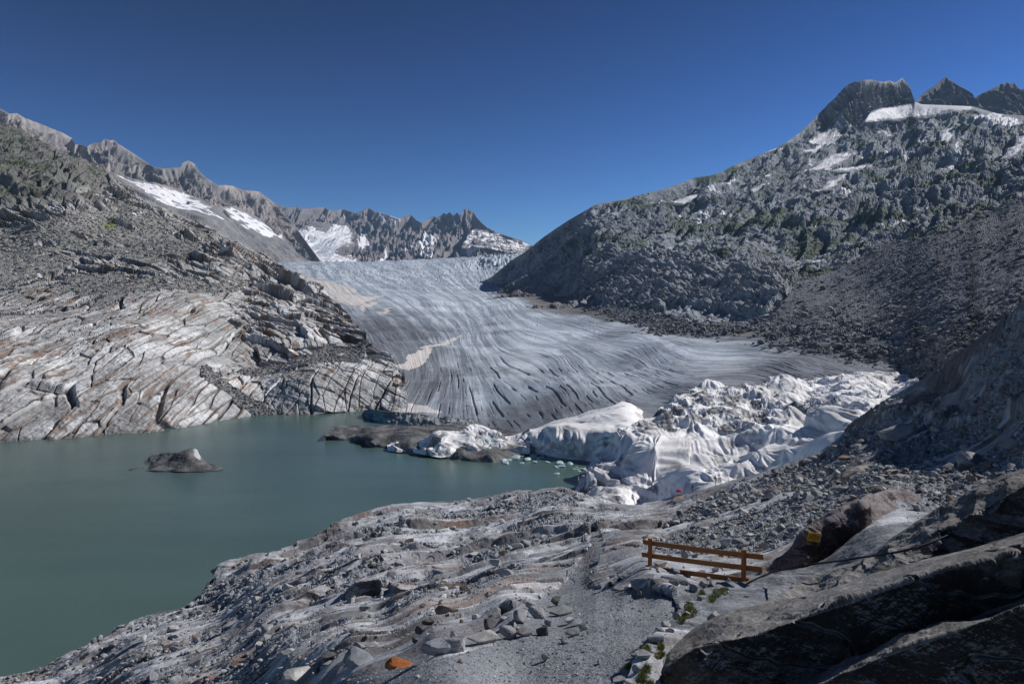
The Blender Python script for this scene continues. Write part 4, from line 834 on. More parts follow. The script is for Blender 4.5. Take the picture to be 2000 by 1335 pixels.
def fields(p, P0):
    """everything that depends on where a vertex lies: masks and the slabby macro relief"""
    x, y, z = P0.T; d = p.d; r = {}
    W1 = n3(P0, 30, 1); near = lambda poly, amp=5: poly_in(p.px + n3(P0, 1.2, 61) * amp, p.py + n3(P0, 1.2, 62) * amp * .5, poly).astype(float)
    path = np.maximum(near(APRON), near(TRACK, 2)); s_, t_ = frame2(P0, 20); s7, t7 = frame2(P0, 77)
    right = ss(1150, 1400, p.px); h = np.zeros(len(x)); steep = np.zeros(len(x)); lightm = np.zeros(len(x)); regr = near(REG_R, 10); regm = near(REG_M, 6)
    bump = ss(.0, .3, fbm3(P0, 40, 3, None, .5, 66) + .12)
    for lam, seed in ((24, 1), (12, 2), (5.6, 3), (2.6, 4), (1.2, 5)):
        ppx = lam * F / d; wgt = ss(14, 40, ppx) * ss(360, 150, ppx)
        if not np.any(wgt > 0): continue
        wn_ = n3(P0 * [1, 1, .5], lam * 3.6, seed + 20) * 1.5 + n3(P0, lam * 1.3, seed + 30) * .10
        T = -t_ / lam + wn_ + seed * .37; hh, ph = saw(T, .80)
        on = ss(-.1, .3, n3(np.stack([s_ / (lam * 3), T * .4, 0 * T], 1), 1.0, seed + 40) + .04)
        cell = n2(s_ / (lam * 2.4), np.floor(T) * 3.7, seed + 50); amp = lam * (.19 if lam > 8 else .14) * (1 + .7 * cell) * (1 - .5 * right)
        h += wgt * on * (hh - .45) * amp; st_ = wgt * on * ss(.76, .83, ph) * ss(1.0, .97, ph); steep = np.maximum(steep, st_ * (.6 + .6 * cell)); lightm = np.maximum(lightm, wgt * on * ss(.25, .8, ph) * (ph < .8))
    h += fbm3(P0, 34, 3, None, .5, 11) * np.clip(d * .012, .05, 1.6)
    hr = 0
    for lam, seed in ((9, 1), (4.2, 2), (1.9, 3)):
        T = -t7 / lam + n3(P0 * [1, .5, 1], lam * 3.5, 80 + seed) * .8 + n3(P0, lam, 84 + seed) * .06
        a_, ph = saw(-T, .78); hr = hr + a_ * lam * .22; steep = np.maximum(steep, np.maximum(regr, regm * .6) * right * ss(.78, .83, ph) * ss(1, .96, ph) * .8)
    slabs = np.maximum(regr * ss(-.1, .15, n3(P0, 9, 88) + .5 * n3(P0, 3, 89) + .02), regm); h = h * (1 - .6 * regr) + regr * (hr - 1.1)
    gv = fbm3(P0, 22, 4, None, .6, 15) + .25 * ss(.1, .5, -h)
    gravel = ss(-.03, .10, gv - .28 * lightm + .46 * right * ss(1150, 1000, p.py) - .14)
    gravel = np.clip(gravel * (1 - slabs * .95), 0, 1) * (1 - path)
    h = h * (1 - .5 * gravel) * (1 - path); return dict(path=path, right=right, steep=steep, light=lightm, slabs=slabs, regr=regr, gravel=gravel, h=h, s=s_, t=t_, W1=W1)
f0 = fields(p, p.p); edge = .25 + .75 * ss(1, .965, p.v)
p.displace(f0['h'] * edge, np.array([0, 0, 1.])); P0 = p.refine(1000); P1 = p.p.copy()
f0 = fields(p, P0); path = f0['path']; right = f0['right']; steep = f0['steep']; lightm = f0['light']; slabs_r = f0['slabs']; gravel = f0['gravel']; s_ = f0['s']; t_ = f0['t']; W1 = f0['W1']; d = p.d
edge = .25 + .75 * ss(1, .965, p.v)
rockm = (1 - path) * (1 - gravel)
h = fbm3(P1, 5, 7, p.pix, .52, 13) * .20 * (1 + ss(30, 140, d) * 1.6) * (1 - path)
cr = np.abs(fbm3(P1 * [1, 1, 1.4], 7, 3, None, .5, 14)); h -= rockm * ss(.02, .0, cr) * np.clip(d * .002, .02, .15)
h += gravel * (fbm3(P1, 1.6, 5, p.pix * .6, .75, 17) * .13 * (1 + ss(30, 120, d) * 2))
h += path * fbm3(P1, .5, 5, p.pix * .6, .7, 19) * .02
p.displace(h * edge)
nn = p.final_normals(); P0 = P1; rb = n3(P1 * [1, 1, 2], 5, 70); W2 = n3(P0, 8, 2)
tone = fbm3(P0, 9, 5, p.pix, .6, 23)
c = mix([.28, .283, .295], [.52, .515, .52], ss(-.5, .5, tone + .45 * lightm))
streak = fbm2(t_ / 1.6 + W2 * .5, s_ / 22, 4, .6, 24)
c = mix(c, np.array([.17, .15, .142]), ss(.2, .55, streak + .3 * W1) * .6)
c = mix(c, BROWN * .55, np.clip(steep * ss(-.6, .1, n3(P0, 12, 25) + .2), 0, 1) * .85)
c = mix(c, RUST * .8, np.clip(steep * ss(.2, .5, n3(P0, 6, 26)), 0, 1) * .5)
c = mix(c, np.array([.10, .085, .08]), slabs_r * right * ss(-.15, .3, rb + .25 * streak) * .7); c = c * (1 - .25 * f0['regr'])[:, None]
gr = mix([.15, .155, .165], [.29, .295, .305], ss(-.5, .5, fbm3(P0, .8, 4, p.pix * .6, .8, 27)))
c = mix(c, gr, gravel)
c = mix(c, mix([.185, .19, .20], [.235, .24, .25], ss(-.5, .5, fbm3(P0, 2.5, 4, None, .6, 29))), path)
moss = ss(.45, .7, fbm3(P0, 3.0, 4, None, .6, 31)) * gravel * right * ss(140, 60, d)
c = mix(c, np.array([.085, .095, .035]), moss * .7)
c = mix(c, c * .5, ss(1.4, .4, p.p[:, 2] + n3(P0, 5, 55) * .3))
edge = 0; pm_ = poly_in(p.px + W2 * 10, p.py + W2 * 6, [(1330, 1160), (1440, 1130), (1500, 1100), (1600, 1060), (1850, 1000), (2080, 900), (2080, 1200), (1500, 1260), (1300, 1240)]).astype(float); c = mix(c, gr * .75, pm_ * .9); c = c * np.array([.95, 1.0, 1.07]); lab = (path > .5).astype(np.int32)
o = p.build('bedrock', M_bed, c, back=(6, .35, 1), zmin=-3, smooth=False, split=(lab, [('path', M_path)]))
for q in o:
    if q: tag(q, kind='structure')
BP = p; GRAV = gravel; PATHM = path
log('foreground', p.nr, p.nc)
GRID = dict(x0=-60, xs=1.2, P=p.p.reshape(p.nr, p.nc, 3), PY=p.PY, D=p.D)
def ground_at(px, py):
    """point on the displaced slope seen along the bearing px at elevation py"""
    j = int(round((px - GRID['x0']) / GRID['xs'])); i = int(np.argmin(np.abs(GRID['PY'][:, j] - py))); return GRID['P'][i, j]

# ------------------------------------------------------------------ large near outcrops
def outcrop(name, label, top, bot, pts, hf, cf, step=.8, back=(10, .8, 1.0), zmin=50, cat='boulder'):
    q = Patch(top[0][0], top[-1][0], top, bot, pts, step=step); q.displace(hf(q)); c = cf(q)
    o = q.build(name, M_bould, c, back=back, zmin=zmin, smooth=True); tag(o, label, cat); return q, o
def ocol(q, seed, base, dark, lightband=None):
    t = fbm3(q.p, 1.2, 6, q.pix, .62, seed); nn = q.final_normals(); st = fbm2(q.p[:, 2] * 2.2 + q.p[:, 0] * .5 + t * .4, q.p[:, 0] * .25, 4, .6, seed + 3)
    c = mix(dark, base, ss(.30, .72, nn[:, 2] + .18 * t + .1 * st)); c = mix(c, np.array([.10, .085, .07]), ss(.1, .5, st) * .45)  # dark rock; sunlit tops and shaded steep faces painted in by the normal
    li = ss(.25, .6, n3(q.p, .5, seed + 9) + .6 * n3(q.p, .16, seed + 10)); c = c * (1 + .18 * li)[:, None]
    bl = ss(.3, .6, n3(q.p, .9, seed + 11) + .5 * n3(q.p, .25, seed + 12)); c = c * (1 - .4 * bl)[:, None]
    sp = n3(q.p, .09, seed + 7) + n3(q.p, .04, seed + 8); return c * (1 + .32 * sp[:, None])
BASE = np.array([.21, .205, .205]); DRK = np.array([.022, .020, .021])
# rock carrying the notice
sign_top = [(1440, 1165), (1450, 1150), (1470, 1135), (1482, 1122), (1490, 1108), (1508, 1096), (1530, 1084), (1545, 1070), (1562, 1050), (1580, 1032), (1600, 1018), (1630, 1003), (1655, 990), (1675, 977), (1700, 966), (1725, 959), (1750, 955), (1770, 958), (1788, 970), (1806, 984), (1822, 998), (1830, 1004), (1850, 1030)]
sign_bot = [(1440, 1180), (1500, 1185), (1600, 1165), (1700, 1120), (1850, 1050)]
def hf(q): return fbm3(q.p, 1.8, 6, q.pix, .5, 90) * .22 * (.3 + .7 * ss(1, .93, q.v)) + np.abs(n3(q.p, 1.5, 93)) * .25
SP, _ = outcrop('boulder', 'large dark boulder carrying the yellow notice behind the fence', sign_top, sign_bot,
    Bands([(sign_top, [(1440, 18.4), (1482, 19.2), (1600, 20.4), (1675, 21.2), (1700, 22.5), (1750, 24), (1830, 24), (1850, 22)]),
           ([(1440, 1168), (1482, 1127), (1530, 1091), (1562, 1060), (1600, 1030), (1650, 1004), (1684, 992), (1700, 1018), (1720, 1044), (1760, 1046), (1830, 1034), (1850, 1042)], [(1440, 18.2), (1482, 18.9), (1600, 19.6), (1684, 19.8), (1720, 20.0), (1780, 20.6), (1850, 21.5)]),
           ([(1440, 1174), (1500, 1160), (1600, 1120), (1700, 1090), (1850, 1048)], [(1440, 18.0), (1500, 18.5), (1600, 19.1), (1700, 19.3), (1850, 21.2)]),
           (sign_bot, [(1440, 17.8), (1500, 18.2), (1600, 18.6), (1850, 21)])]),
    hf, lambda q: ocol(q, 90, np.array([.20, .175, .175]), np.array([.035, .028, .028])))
# long slab stepping up to the right
mid_top = [(1420, 1205), (1450, 1196), (1480, 1186), (1510, 1168), (1545, 1148), (1575, 1128), (1600, 1113), (1640, 1102), (1680, 1090), (1720, 1064), (1760, 1038), (1800, 1012), (1850, 985), (1900, 958), (1950, 934), (2000, 914), (2160, 840)]
mid_bot = [(1420, 1235), (1500, 1215), (1600, 1195), (1700, 1160), (1800, 1140), (1900, 1110), (2000, 1085), (2160, 1040)]
def hf(q): return fbm3(q.p, 1.4, 6, q.pix, .52, 95) * .16 * (.3 + .7 * ss(1, .93, q.v)) - np.abs(n2(q.p[:, 2] * 1.9 + q.p[:, 0] * .1 + n3(q.p, 2, 5) * .5, q.p[:, 0] * .25, 96)) * .2 * ss(1, .8, q.v)
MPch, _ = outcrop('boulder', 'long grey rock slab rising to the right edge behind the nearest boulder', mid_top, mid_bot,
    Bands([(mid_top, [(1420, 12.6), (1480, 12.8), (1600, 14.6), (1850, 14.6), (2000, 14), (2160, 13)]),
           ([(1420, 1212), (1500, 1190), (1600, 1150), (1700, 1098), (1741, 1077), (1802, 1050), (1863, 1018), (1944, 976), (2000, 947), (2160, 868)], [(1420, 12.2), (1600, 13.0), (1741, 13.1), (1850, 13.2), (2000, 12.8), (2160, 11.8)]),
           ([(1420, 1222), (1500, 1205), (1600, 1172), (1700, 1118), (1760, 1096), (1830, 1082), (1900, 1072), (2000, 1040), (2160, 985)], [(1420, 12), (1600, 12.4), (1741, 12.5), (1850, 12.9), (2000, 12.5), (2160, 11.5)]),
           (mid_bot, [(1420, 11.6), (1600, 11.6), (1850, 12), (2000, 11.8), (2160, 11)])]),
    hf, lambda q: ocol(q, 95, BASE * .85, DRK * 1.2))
# nearest boulder filling the corner
near_top = [(1281, 1345), (1283, 1325), (1288, 1305), (1296, 1285), (1308, 1268), (1325, 1252), (1348, 1234), (1380, 1214), (1415, 1198), (1450, 1187), (1500, 1177), (1560, 1166), (1620, 1152), (1680, 1132), (1740, 1112), (1800, 1092), (1860, 1078), (1930, 1060), (2000, 1040), (2160, 985)]
near_bot = [(1281, 1440), (2160, 1440)]
def hf(q):
    ck = np.abs(n3(q.p * [.6, 1, 1.6], 1.5, 104) + .15 * n3(q.p, .3, 105)); return (fbm3(q.p, 1.6, 7, q.pix, .55, 101) * .12 + np.abs(n3(q.p, 2.2, 102)) * .10 - ss(.035, .0, ck) * .07) * (.25 + .75 * ss(1, .9, q.v))
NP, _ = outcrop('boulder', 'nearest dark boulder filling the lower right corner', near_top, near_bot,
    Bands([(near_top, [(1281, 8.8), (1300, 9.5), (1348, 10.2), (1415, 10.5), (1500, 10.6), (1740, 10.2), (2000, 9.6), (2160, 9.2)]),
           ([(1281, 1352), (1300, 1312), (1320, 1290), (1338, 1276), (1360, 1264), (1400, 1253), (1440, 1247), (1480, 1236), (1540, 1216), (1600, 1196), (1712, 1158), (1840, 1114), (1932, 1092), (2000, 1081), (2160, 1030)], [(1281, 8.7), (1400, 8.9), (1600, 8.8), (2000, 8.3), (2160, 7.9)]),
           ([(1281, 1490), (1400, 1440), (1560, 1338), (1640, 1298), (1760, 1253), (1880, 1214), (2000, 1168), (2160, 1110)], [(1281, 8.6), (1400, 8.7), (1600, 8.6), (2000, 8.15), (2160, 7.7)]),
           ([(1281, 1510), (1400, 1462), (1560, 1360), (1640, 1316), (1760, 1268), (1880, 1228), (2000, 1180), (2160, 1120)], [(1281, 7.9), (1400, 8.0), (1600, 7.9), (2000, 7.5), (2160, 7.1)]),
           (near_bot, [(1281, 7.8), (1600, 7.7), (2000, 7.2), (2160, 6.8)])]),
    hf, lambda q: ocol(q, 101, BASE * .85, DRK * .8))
log('outcrops')

OB = lambda q, sd, a, b_: ocol(q, sd, np.array(a), np.array(b_))
tpB = [(1634, 936), (1650, 922), (1672, 912), (1700, 903), (1725, 895), (1745, 889), (1770, 889), (1788, 895), (1800, 903), (1830, 915)]
outcrop('boulder', 'long brown slab of rock with a pale rounded top on the right slope', tpB, [(1634, 942), (1670, 947), (1720, 951), (1770, 945), (1830, 928)],
    Bands([(tpB, [(1634, 46), (1700, 48), (1760, 50), (1830, 48)]), ([(1634, 938), (1660, 925), (1690, 921), (1722, 914), (1730, 920), (1760, 922), (1800, 921), (1830, 922)], [(1634, 45.5), (1830, 46)]), ([(1634, 942), (1670, 947), (1720, 951), (1770, 945), (1830, 928)], [(1634, 45.2), (1830, 45.7)])]),
    lambda q: fbm3(q.p, 3, 6, q.pix, .5, 111) * .3 * (.2 + .8 * ss(1, .9, q.v)), lambda q: OB(q, 111, (.27, .25, .235), (.075, .055, .05)), step=.6, zmin=38)
tpB = [(664, 1172), (680, 1150), (695, 1134), (720, 1128), (745, 1127), (768, 1136), (800, 1140), (840, 1148), (870, 1162), (895, 1178)]
btB = [(664, 1178), (738, 1178), (744, 1204), (790, 1206), (830, 1192), (895, 1186)]
outcrop('boulder', 'broken outcrop with a dark flat face and brown blocks left of the path', tpB, btB,
    Bands([(tpB, [(664, 66), (895, 60)]), ([(664, 1174), (695, 1137), (745, 1130), (768, 1146), (800, 1150), (828, 1160), (895, 1181)], [(664, 64), (760, 63), (780, 57), (895, 56)]), (btB, [(664, 63), (738, 62.5), (745, 56), (895, 55)])]),
    lambda q: fbm3(q.p, 3.5, 6, q.pix, .5, 115) * .4 * (.2 + .8 * ss(1, .9, q.v)) - ss(.06, .0, np.abs(n3(q.p, 5, 116))) * .35, lambda q: OB(q, 115, (.34, .335, .34), (.11, .085, .08)), step=.6, zmin=26)
# ------------------------------------------------------------------ loose rocks
SHADE = {'grey': (.25, .255, .265), 'pale': (.38, .375, .37), 'dark': (.085, .082, .085), 'brown': (.17, .125, .105), 'orange': (.33, .115, .035), 'tan': (.30, .24, .17), 'blue': (.21, .225, .25)}
PROTO = [blob(300 + k, 3, 11, .30, .74, .05) for k in range(10)]
_rc = {}
def rock_mesh(k, shade):
    if (k, shade) not in _rc:
        V, Fc = PROTO[k]; c = np.array(SHADE[shade]); t = n3(V, .5, 5 + k) + .5 * n3(V, .17, 9 + k)
        col = c[None] * (1 + .35 * t)[:, None]
        if shade == 'orange': col = mix(col, np.array([.23, .17, .09]), ss(.1, -.3, V[:, 2] + .3 * t))
        _rc[(k, shade)] = mesh_np('rock', V, Fc, M_bould, col, smooth=False).data
        bpy.data.objects.remove([o for o in COL.objects if o.data == _rc[(k, shade)]][0])
    return _rc[(k, shade)]
def rock(px, py, w, h, shade='grey', k=None, label='grey rock', group=None, cat='rock', name='rock', D=None, rot=None, deep=1.0, sink=.25, tilt=0):
    P = ground_at(px, py) if D is None else at(px, py, D)
    d = P[1]; wm = w * d / F / 2; hm = h * d / F / 2 * 1.15
    o = bpy.data.objects.new(name, rock_mesh(RNG.randint(10) if k is None else k, shade)); COL.objects.link(o)
    o.scale = (wm, wm * deep, hm); o.location = (P[0], P[1] + wm * deep * .5, P[2] + hm * (1 - sink * 2)); o.rotation_euler = (tilt, RNG.uniform(-.15, .15), RNG.uniform(-.4, .4) if rot is None else rot)
    return tag(o, label, cat, group)
G1 = 'broken rocks along the left edge of the path'; L1_ = 'angular grey rock in the row along the left edge of the gravel path'
for x_, y_, w_, h_, sh in ((1020, 1217, 38, 28, 'grey'), (1052, 1207, 36, 26, 'grey'), (1096, 1203, 42, 22, 'grey'), (1086, 1184, 30, 24, 'dark'), (1024, 1243, 30, 24, 'grey'), (1062, 1240, 26, 26, 'dark'), (1100, 1256, 20, 12, 'grey'), (1118, 1243, 26, 20, 'grey'), (1112, 1218, 26, 16, 'pale'), (958, 1226, 28, 24, 'dark'), (1040, 1190, 24, 20, 'grey'), (1128, 1222, 34, 12, 'blue'),
                            (1075, 1222, 22, 16, 'grey'), (1140, 1232, 26, 10, 'grey'), (820, 1248, 26, 16, 'dark'), (836, 1232, 22, 14, 'dark'), (806, 1262, 16, 12, 'dark'), (1012, 1236, 12, 18, 'tan'), (700, 1282, 34, 18, 'grey'), (724, 1272, 26, 16, 'pale')):
    rock(x_, y_, w_ * 1.2, h_ * 1.3, sh, label=L1_, group=G1)
rock(850, 1280, 62, 44, 'blue', 3, 'dark wedge shaped rock right of the orange rock, its point to the left'); rock(892, 1268, 58, 46, 'grey', 5, 'large triangular grey rock with a flat tilted face beside the path', rot=.2)
rock(942, 1259, 66, 34, 'pale', 2, 'pale cracked block lying on the path edge, right of the triangular rock'); rock(993, 1248, 40, 38, 'grey', 7, 'upright square grey block on the path edge')
rock(886, 1242, 24, 30, 'pale', 1, 'small pale pointed rock standing behind the triangular rock')
rock(765, 1299, 84, 34, 'orange', 8, 'rusty orange rock lying on the gravel', tilt=.0, rot=.1, deep=.6)
rock(893, 1194, 20, 13, 'pale', 6, 'single round white stone on the bedrock left of the path rocks')
rock(683, 1312, 84, 46, 'blue', 8, 'bluish grey block left of the orange rock'); rock(642, 1302, 44, 34, 'dark', 0, 'dark rock left of the bluish block'); rock(588, 1332, 100, 34, 'pale', 9, 'wide pale flat rock at the bottom edge of the view', deep=.7); rock(560, 1290, 32, 24, 'pale', 2, 'small pale boulder alone on the slope above the bottom edge')
rock(870, 1208, 70, 24, 'brown', 1, 'low brown block with a pale top right of the broken outcrop', deep=.6)
rock(985, 1131, 36, 30, 'grey', 2, 'grey block in the hollow below the ledge track'); rock(969, 1108, 30, 22, 'pale', 4, 'pale block just above the grey block in the hollow')
# by the fence
rock(1262, 1152, 60, 50, 'grey', 5, 'rounded grey boulder under the left fence post', name='boulder', cat='boulder', D=16.6); rock(1326, 1149, 74, 22, 'blue', 7, 'long flat stone lying under the fence rails', deep=.5)
rock(1249, 1164, 15, 17, 'tan', 1, 'small tan stone with a dark band beside the path', D=15.6)
for x_, y_, w_, h_ in ((1298, 1162, 24, 24), (1316, 1168, 22, 20), (1355, 1175, 30, 22), (1230, 1152, 24, 14), (1213, 1155, 32, 18), (1376, 1166, 20, 20), (1337, 1160, 18, 18), (1295, 1112, 34, 18), (1340, 1100, 26, 18), (1370, 1122, 26, 16), (1318, 1126, 24, 14), (1400, 1118, 20, 14), (1290, 1132, 22, 14), (1345, 1132, 20, 12), (1395, 1150, 22, 14), (1420, 1142, 18, 12), (1310, 1092, 30, 16), (1360, 1088, 22, 16), (1384, 1140, 16, 12)):
    rock(x_, y_, w_, h_, RNG.choice(['grey', 'blue', 'pale', 'grey']), label='grey stone in the rubble around the foot of the fence', group='stones around the foot of the fence')
for x_, y_, w_, h_ in ((1390, 1068, 40, 22), (1420, 1072, 26, 26), (1448, 1060, 34, 20), (1428, 1045, 24, 20), (1485, 1056, 30, 16), (1511, 1048, 20, 15), (1528, 1044, 24, 22), (1493, 1066, 20, 20), (1512, 1072, 20, 16), (1524, 1074, 14, 14), (1466, 1050, 26, 18), (1545, 1052, 20, 16), (1540, 1030, 20, 14), (1560, 1040, 18, 12)):
    rock(x_, y_, w_, h_, RNG.choice(['grey', 'pale', 'grey']), label='pale stone in the heap between the fence and the notice boulder', group='stones heaped behind the fence')
for x_, y_, w_, h_ in ((1332, 1196, 26, 14), (1322, 1216, 28, 20), (1300, 1236, 26, 14), (1290, 1251, 20, 12), (1308, 1252, 20, 14), (1283, 1272, 42, 24), (1245, 1286, 26, 12), (1262, 1304, 46, 18), (1244, 1324, 30, 22), (1214, 1338, 42, 20), (1236, 1346, 36, 16), (1352, 1190, 20, 10), (1342, 1206, 16, 10), (1270, 1290, 20, 10)):
    rock(x_, y_, w_, h_, RNG.choice(['grey', 'blue', 'grey', 'pale']), label='grey kerb stone in the line along the right edge of the path', group='stones edging the right side of the path', sink=.32)
rock(1396, 1218, 28, 30, 'grey', 3, 'round pale stone at the tip of the nearest boulder', D=11.8)
# boulders higher on the right
rock(1765, 866, 80, 52, 'grey', 5, 'large pale boulder standing alone on the upper right slope', name='boulder', cat='boulder', rot=.3); rock(1908, 912, 78, 44, 'grey', 9, 'rounded grey boulder near the right edge of the slope', name='boulder', cat='boulder')
rock(1655, 908, 42, 26, 'brown', 0, 'small brown boulder left of and below the large pale boulder', name='boulder', cat='boulder')
rock(1873, 956, 26, 20, 'pale', 4, 'small round boulder below the grey boulder near the right edge'); rock(1912, 918, 24, 16, 'tan', 6, 'tan stone leaning at the foot of the grey boulder near the right edge'); rock(1984, 880, 60, 34, 'grey', 1, 'grey boulder cut by the right edge of the view', name='boulder', cat='boulder')
rock(1558, 942, 24, 20, 'grey', 8, 'angular stone high on the slope below the fleece', D=80); rock(1622, 930, 22, 22, 'grey', 7, 'angular grey stone left of the long brown slab'); rock(1638, 942, 22, 20, 'pale', 3, 'pale stone touching the left tip of the long brown slab')
rock(1342, 976, 66, 12, 'tan', 9, 'flat tan rock shelf just below the fleece where the person stands', D=176, deep=.6, sink=.35); rock(1395, 972, 60, 10, 'grey', 4, 'low grey ledge right of the tan rock shelf', D=165, deep=.5, sink=.35)

for x_, y_, w_, h_, sh in ((1560, 1000, 30, 20, 'grey'), (1600, 975, 26, 18, 'pale'), (1505, 985, 24, 18, 'grey'), (1450, 1010, 26, 18, 'pale'), (1640, 880, 30, 18, 'grey'), (1700, 1000, 0, 0, ''), (1860, 880, 34, 20, 'pale'), (1820, 930, 30, 20, 'grey'), (1950, 850, 34, 22, 'grey'), (1690, 880, 26, 16, 'pale'), (1830, 850, 30, 18, 'grey'), (1480, 950, 20, 12, 'pale'), (1400, 1015, 22, 14, 'grey'), (1925, 960, 30, 20, 'pale'), (1860, 965, 26, 18, 'grey'), (1760, 985, 24, 16, 'grey')):
    if w_: rock(x_, y_, w_, h_, sh, label='larger pale boulder among the gravel of the right hand slope', group='larger boulders on the right slope', name='boulder', cat='boulder')
for x_, y_, w_, h_, sh in ((860, 1120, 40, 20, 'grey'), (930, 1092, 34, 18, 'pale'), (1010, 1085, 30, 20, 'grey'), (640, 1190, 44, 22, 'grey'), (560, 1160, 36, 18, 'pale'), (450, 1230, 46, 22, 'grey'), (330, 1270, 44, 20, 'brown'), (700, 1090, 34, 16, 'pale'), (1060, 1050, 26, 16, 'grey'), (520, 1230, 34, 20, 'grey'), (600, 1250, 36, 20, 'pale'), (380, 1300, 40, 22, 'grey'), (800, 1060, 30, 14, 'brown')):
    rock(x_, y_, w_, h_, sh, label='larger angular boulder lying on the bedrock between path and lake', group='larger boulders between path and lake', name='boulder', cat='boulder')
# ------------------------------------------------------------------ scattered stones: the larger ones one by one, the rest as rubble
SMALL = [blob(500 + k, 1, 7, .5, .85, .04) for k in range(8)]
def scatter(name, patch, weight, n, smin, smax, alpha, mn, mx, seed, cols, mat, flat=.7, sink=.15):
    r = np.random.RandomState(seed); w_ = np.clip(weight, 0, None).astype(float) * (patch.px > -20) * (patch.px < 2020) * (patch.py < 1345); w_ /= w_.sum()
    idx = r.choice(len(w_), n, p=w_); P = patch.p[idx]; d = P[:, 1]
    s = smin * (1 - r.rand(n) * (1 - (smax / smin) ** -alpha)) ** (-1 / alpha) * d / F / 2; s = np.clip(s, mn / 2, mx / 2)
    return P, s, r
def rubble(name, P, s, r, cols, mat, flat=.7, sink=.15):
    n = len(P); Vs = []; Fs = []; Cs = []; off = 0; kk = r.randint(0, 8, n); az = r.rand(n) * 6.28; fl = flat * (.7 + .6 * r.rand(n)); st = .8 + .5 * r.rand(n); tb = r.normal(0, .25, n)
    cc = np.array(cols)[r.randint(0, len(cols), n)] * (.75 + .5 * r.rand(n))[:, None]
    for k in range(8):
        m_ = np.where(kk == k)[0]; V, Fc = SMALL[k]; q = V[None] * np.stack([s * st, s, s * fl], 1)[m_][:, None]
        a_, b_ = np.cos(az[m_])[:, None], np.sin(az[m_])[:, None]; t_ = tb[m_][:, None]
        z_ = q[..., 2] + t_ * q[..., 0]; x_ = q[..., 0] * a_ - q[..., 1] * b_; y_ = q[..., 0] * b_ + q[..., 1] * a_
        v = np.stack([x_, y_, z_], -1) + P[m_][:, None]; v[..., 2] += (s * fl * (1 - 2 * sink))[m_][:, None]
        Vs.append(v.reshape(-1, 3)); Fs.append((Fc[None] + (np.arange(len(m_)) * len(V))[:, None, None]).reshape(-1, 3) + off); Cs.append(np.repeat(cc[m_], len(V), 0)); off += len(m_) * len(V)
    o = mesh_np(name, np.concatenate(Vs), np.concatenate(Fs), mat, np.concatenate(Cs), smooth=False); tag(o, kind='stuff'); return o
GC = [(.25, .255, .265), (.22, .225, .24), (.36, .36, .36), (.30, .30, .31), (.20, .18, .17), (.16, .16, .17)]
dens = (GRAV * (.5 + 1.4 * right) + .10 * (1 - PATHM) * (1 - slabs_r) + .10 * PATHM * ss(-.1, .4, n3(BP.p, 2.2, 97))) * (BP.v < .985) * (.3 + ss(-.2, .4, fbm3(BP.p, 14, 3, None, .6, 99)))
dens *= 1 - .9 * poly_in(BP.px, BP.py, [(1440, 1170), (1600, 1015), (1750, 950), (1850, 1000), (2000, 900), (2200, 820), (2200, 1500), (1280, 1500), (1290, 1270), (1400, 1195)])
P, s, r = scatter('', BP, dens, 16000, 3.2, 30, 2.1, .03, 1.7, 1, GC, M_bould)
pxs = s / P[:, 1]; order = np.argsort(-pxs); big = order[:170]; rest = order[170:]
rubble('scattered_stones', P[rest], s[rest], r, GC, M_bould)
for i in big:
    sh = ['grey', 'grey', 'pale', 'blue', 'brown'][RNG.randint(5)]; o = bpy.data.objects.new('stone', rock_mesh(RNG.randint(10), sh)); COL.objects.link(o)
    fl = RNG.uniform(.5, .85); o.scale = (s[i] * RNG.uniform(.9, 1.3), s[i], s[i] * fl); o.location = P[i] + [0, 0, s[i] * fl * .7]; o.rotation_euler = (RNG.uniform(-.2, .2), RNG.uniform(-.2, .2), RNG.rand() * 6.28)
    if P[i][0] > 3 + P[i][1] * .12: tag(o, 'loose grey stone scattered on the gravelly right hand slope', 'stone', 'stones scattered on the right slope')
    else: tag(o, 'loose grey stone lying on the bare bedrock toward the lake', 'stone', 'stones scattered on the bedrock by the lake')
# pebbles on the path
P, s, r = scatter('', BP, PATHM, 5000, 1.6, 9, 2.6, .008, .12, 2, GC, M_bould); rubble('pebbles', P, s, r, GC, M_bould, .6, .3)
# blocky scree at the mountain foot and along the glacier margin
dens = screeR * (MP.px > 1080) * (ss(590, 690, MP.py + (MP.px - 1500) * -.02) + .25) * (.25 + ss(-.2, .5, fbm3(MP.p, 60, 3, None, .6, 98)))
P, s, r = scatter('', MP, dens, 14000, 2.6, 22, 2.3, .4, 7, 3, GC, M_bould); rubble('scree', P, s, r, [(.21, .205, .20), (.30, .28, .265), (.14, .142, .15), (.11, .112, .12), (.15, .15, .16)], M_hill, .75, .2)
dens = ss(.93, 1.0, psi) * (GP.px > 1560) * (GP.py > 675)
P, s, r = scatter('', GP, dens, 500, 2.4, 12, 2.3, .3, 3, 5, GC, M_bould); rubble('moraine_stones', P, s, r, [(.2, .2, .2), (.09, .09, .095)], M_hill, .75, .2)
dens = np.clip(ledge, 0, 1) * (HP.px > -20)
P, s, r = scatter('', HP, dens, 9000, 2.2, 9, 2.4, .3, 4, 6, GC, M_bould); rubble('scree', P, s, r, [(.2, .2, .205), (.28, .275, .27), (.13, .13, .135)], M_hill, .75, .2)
log('stones')

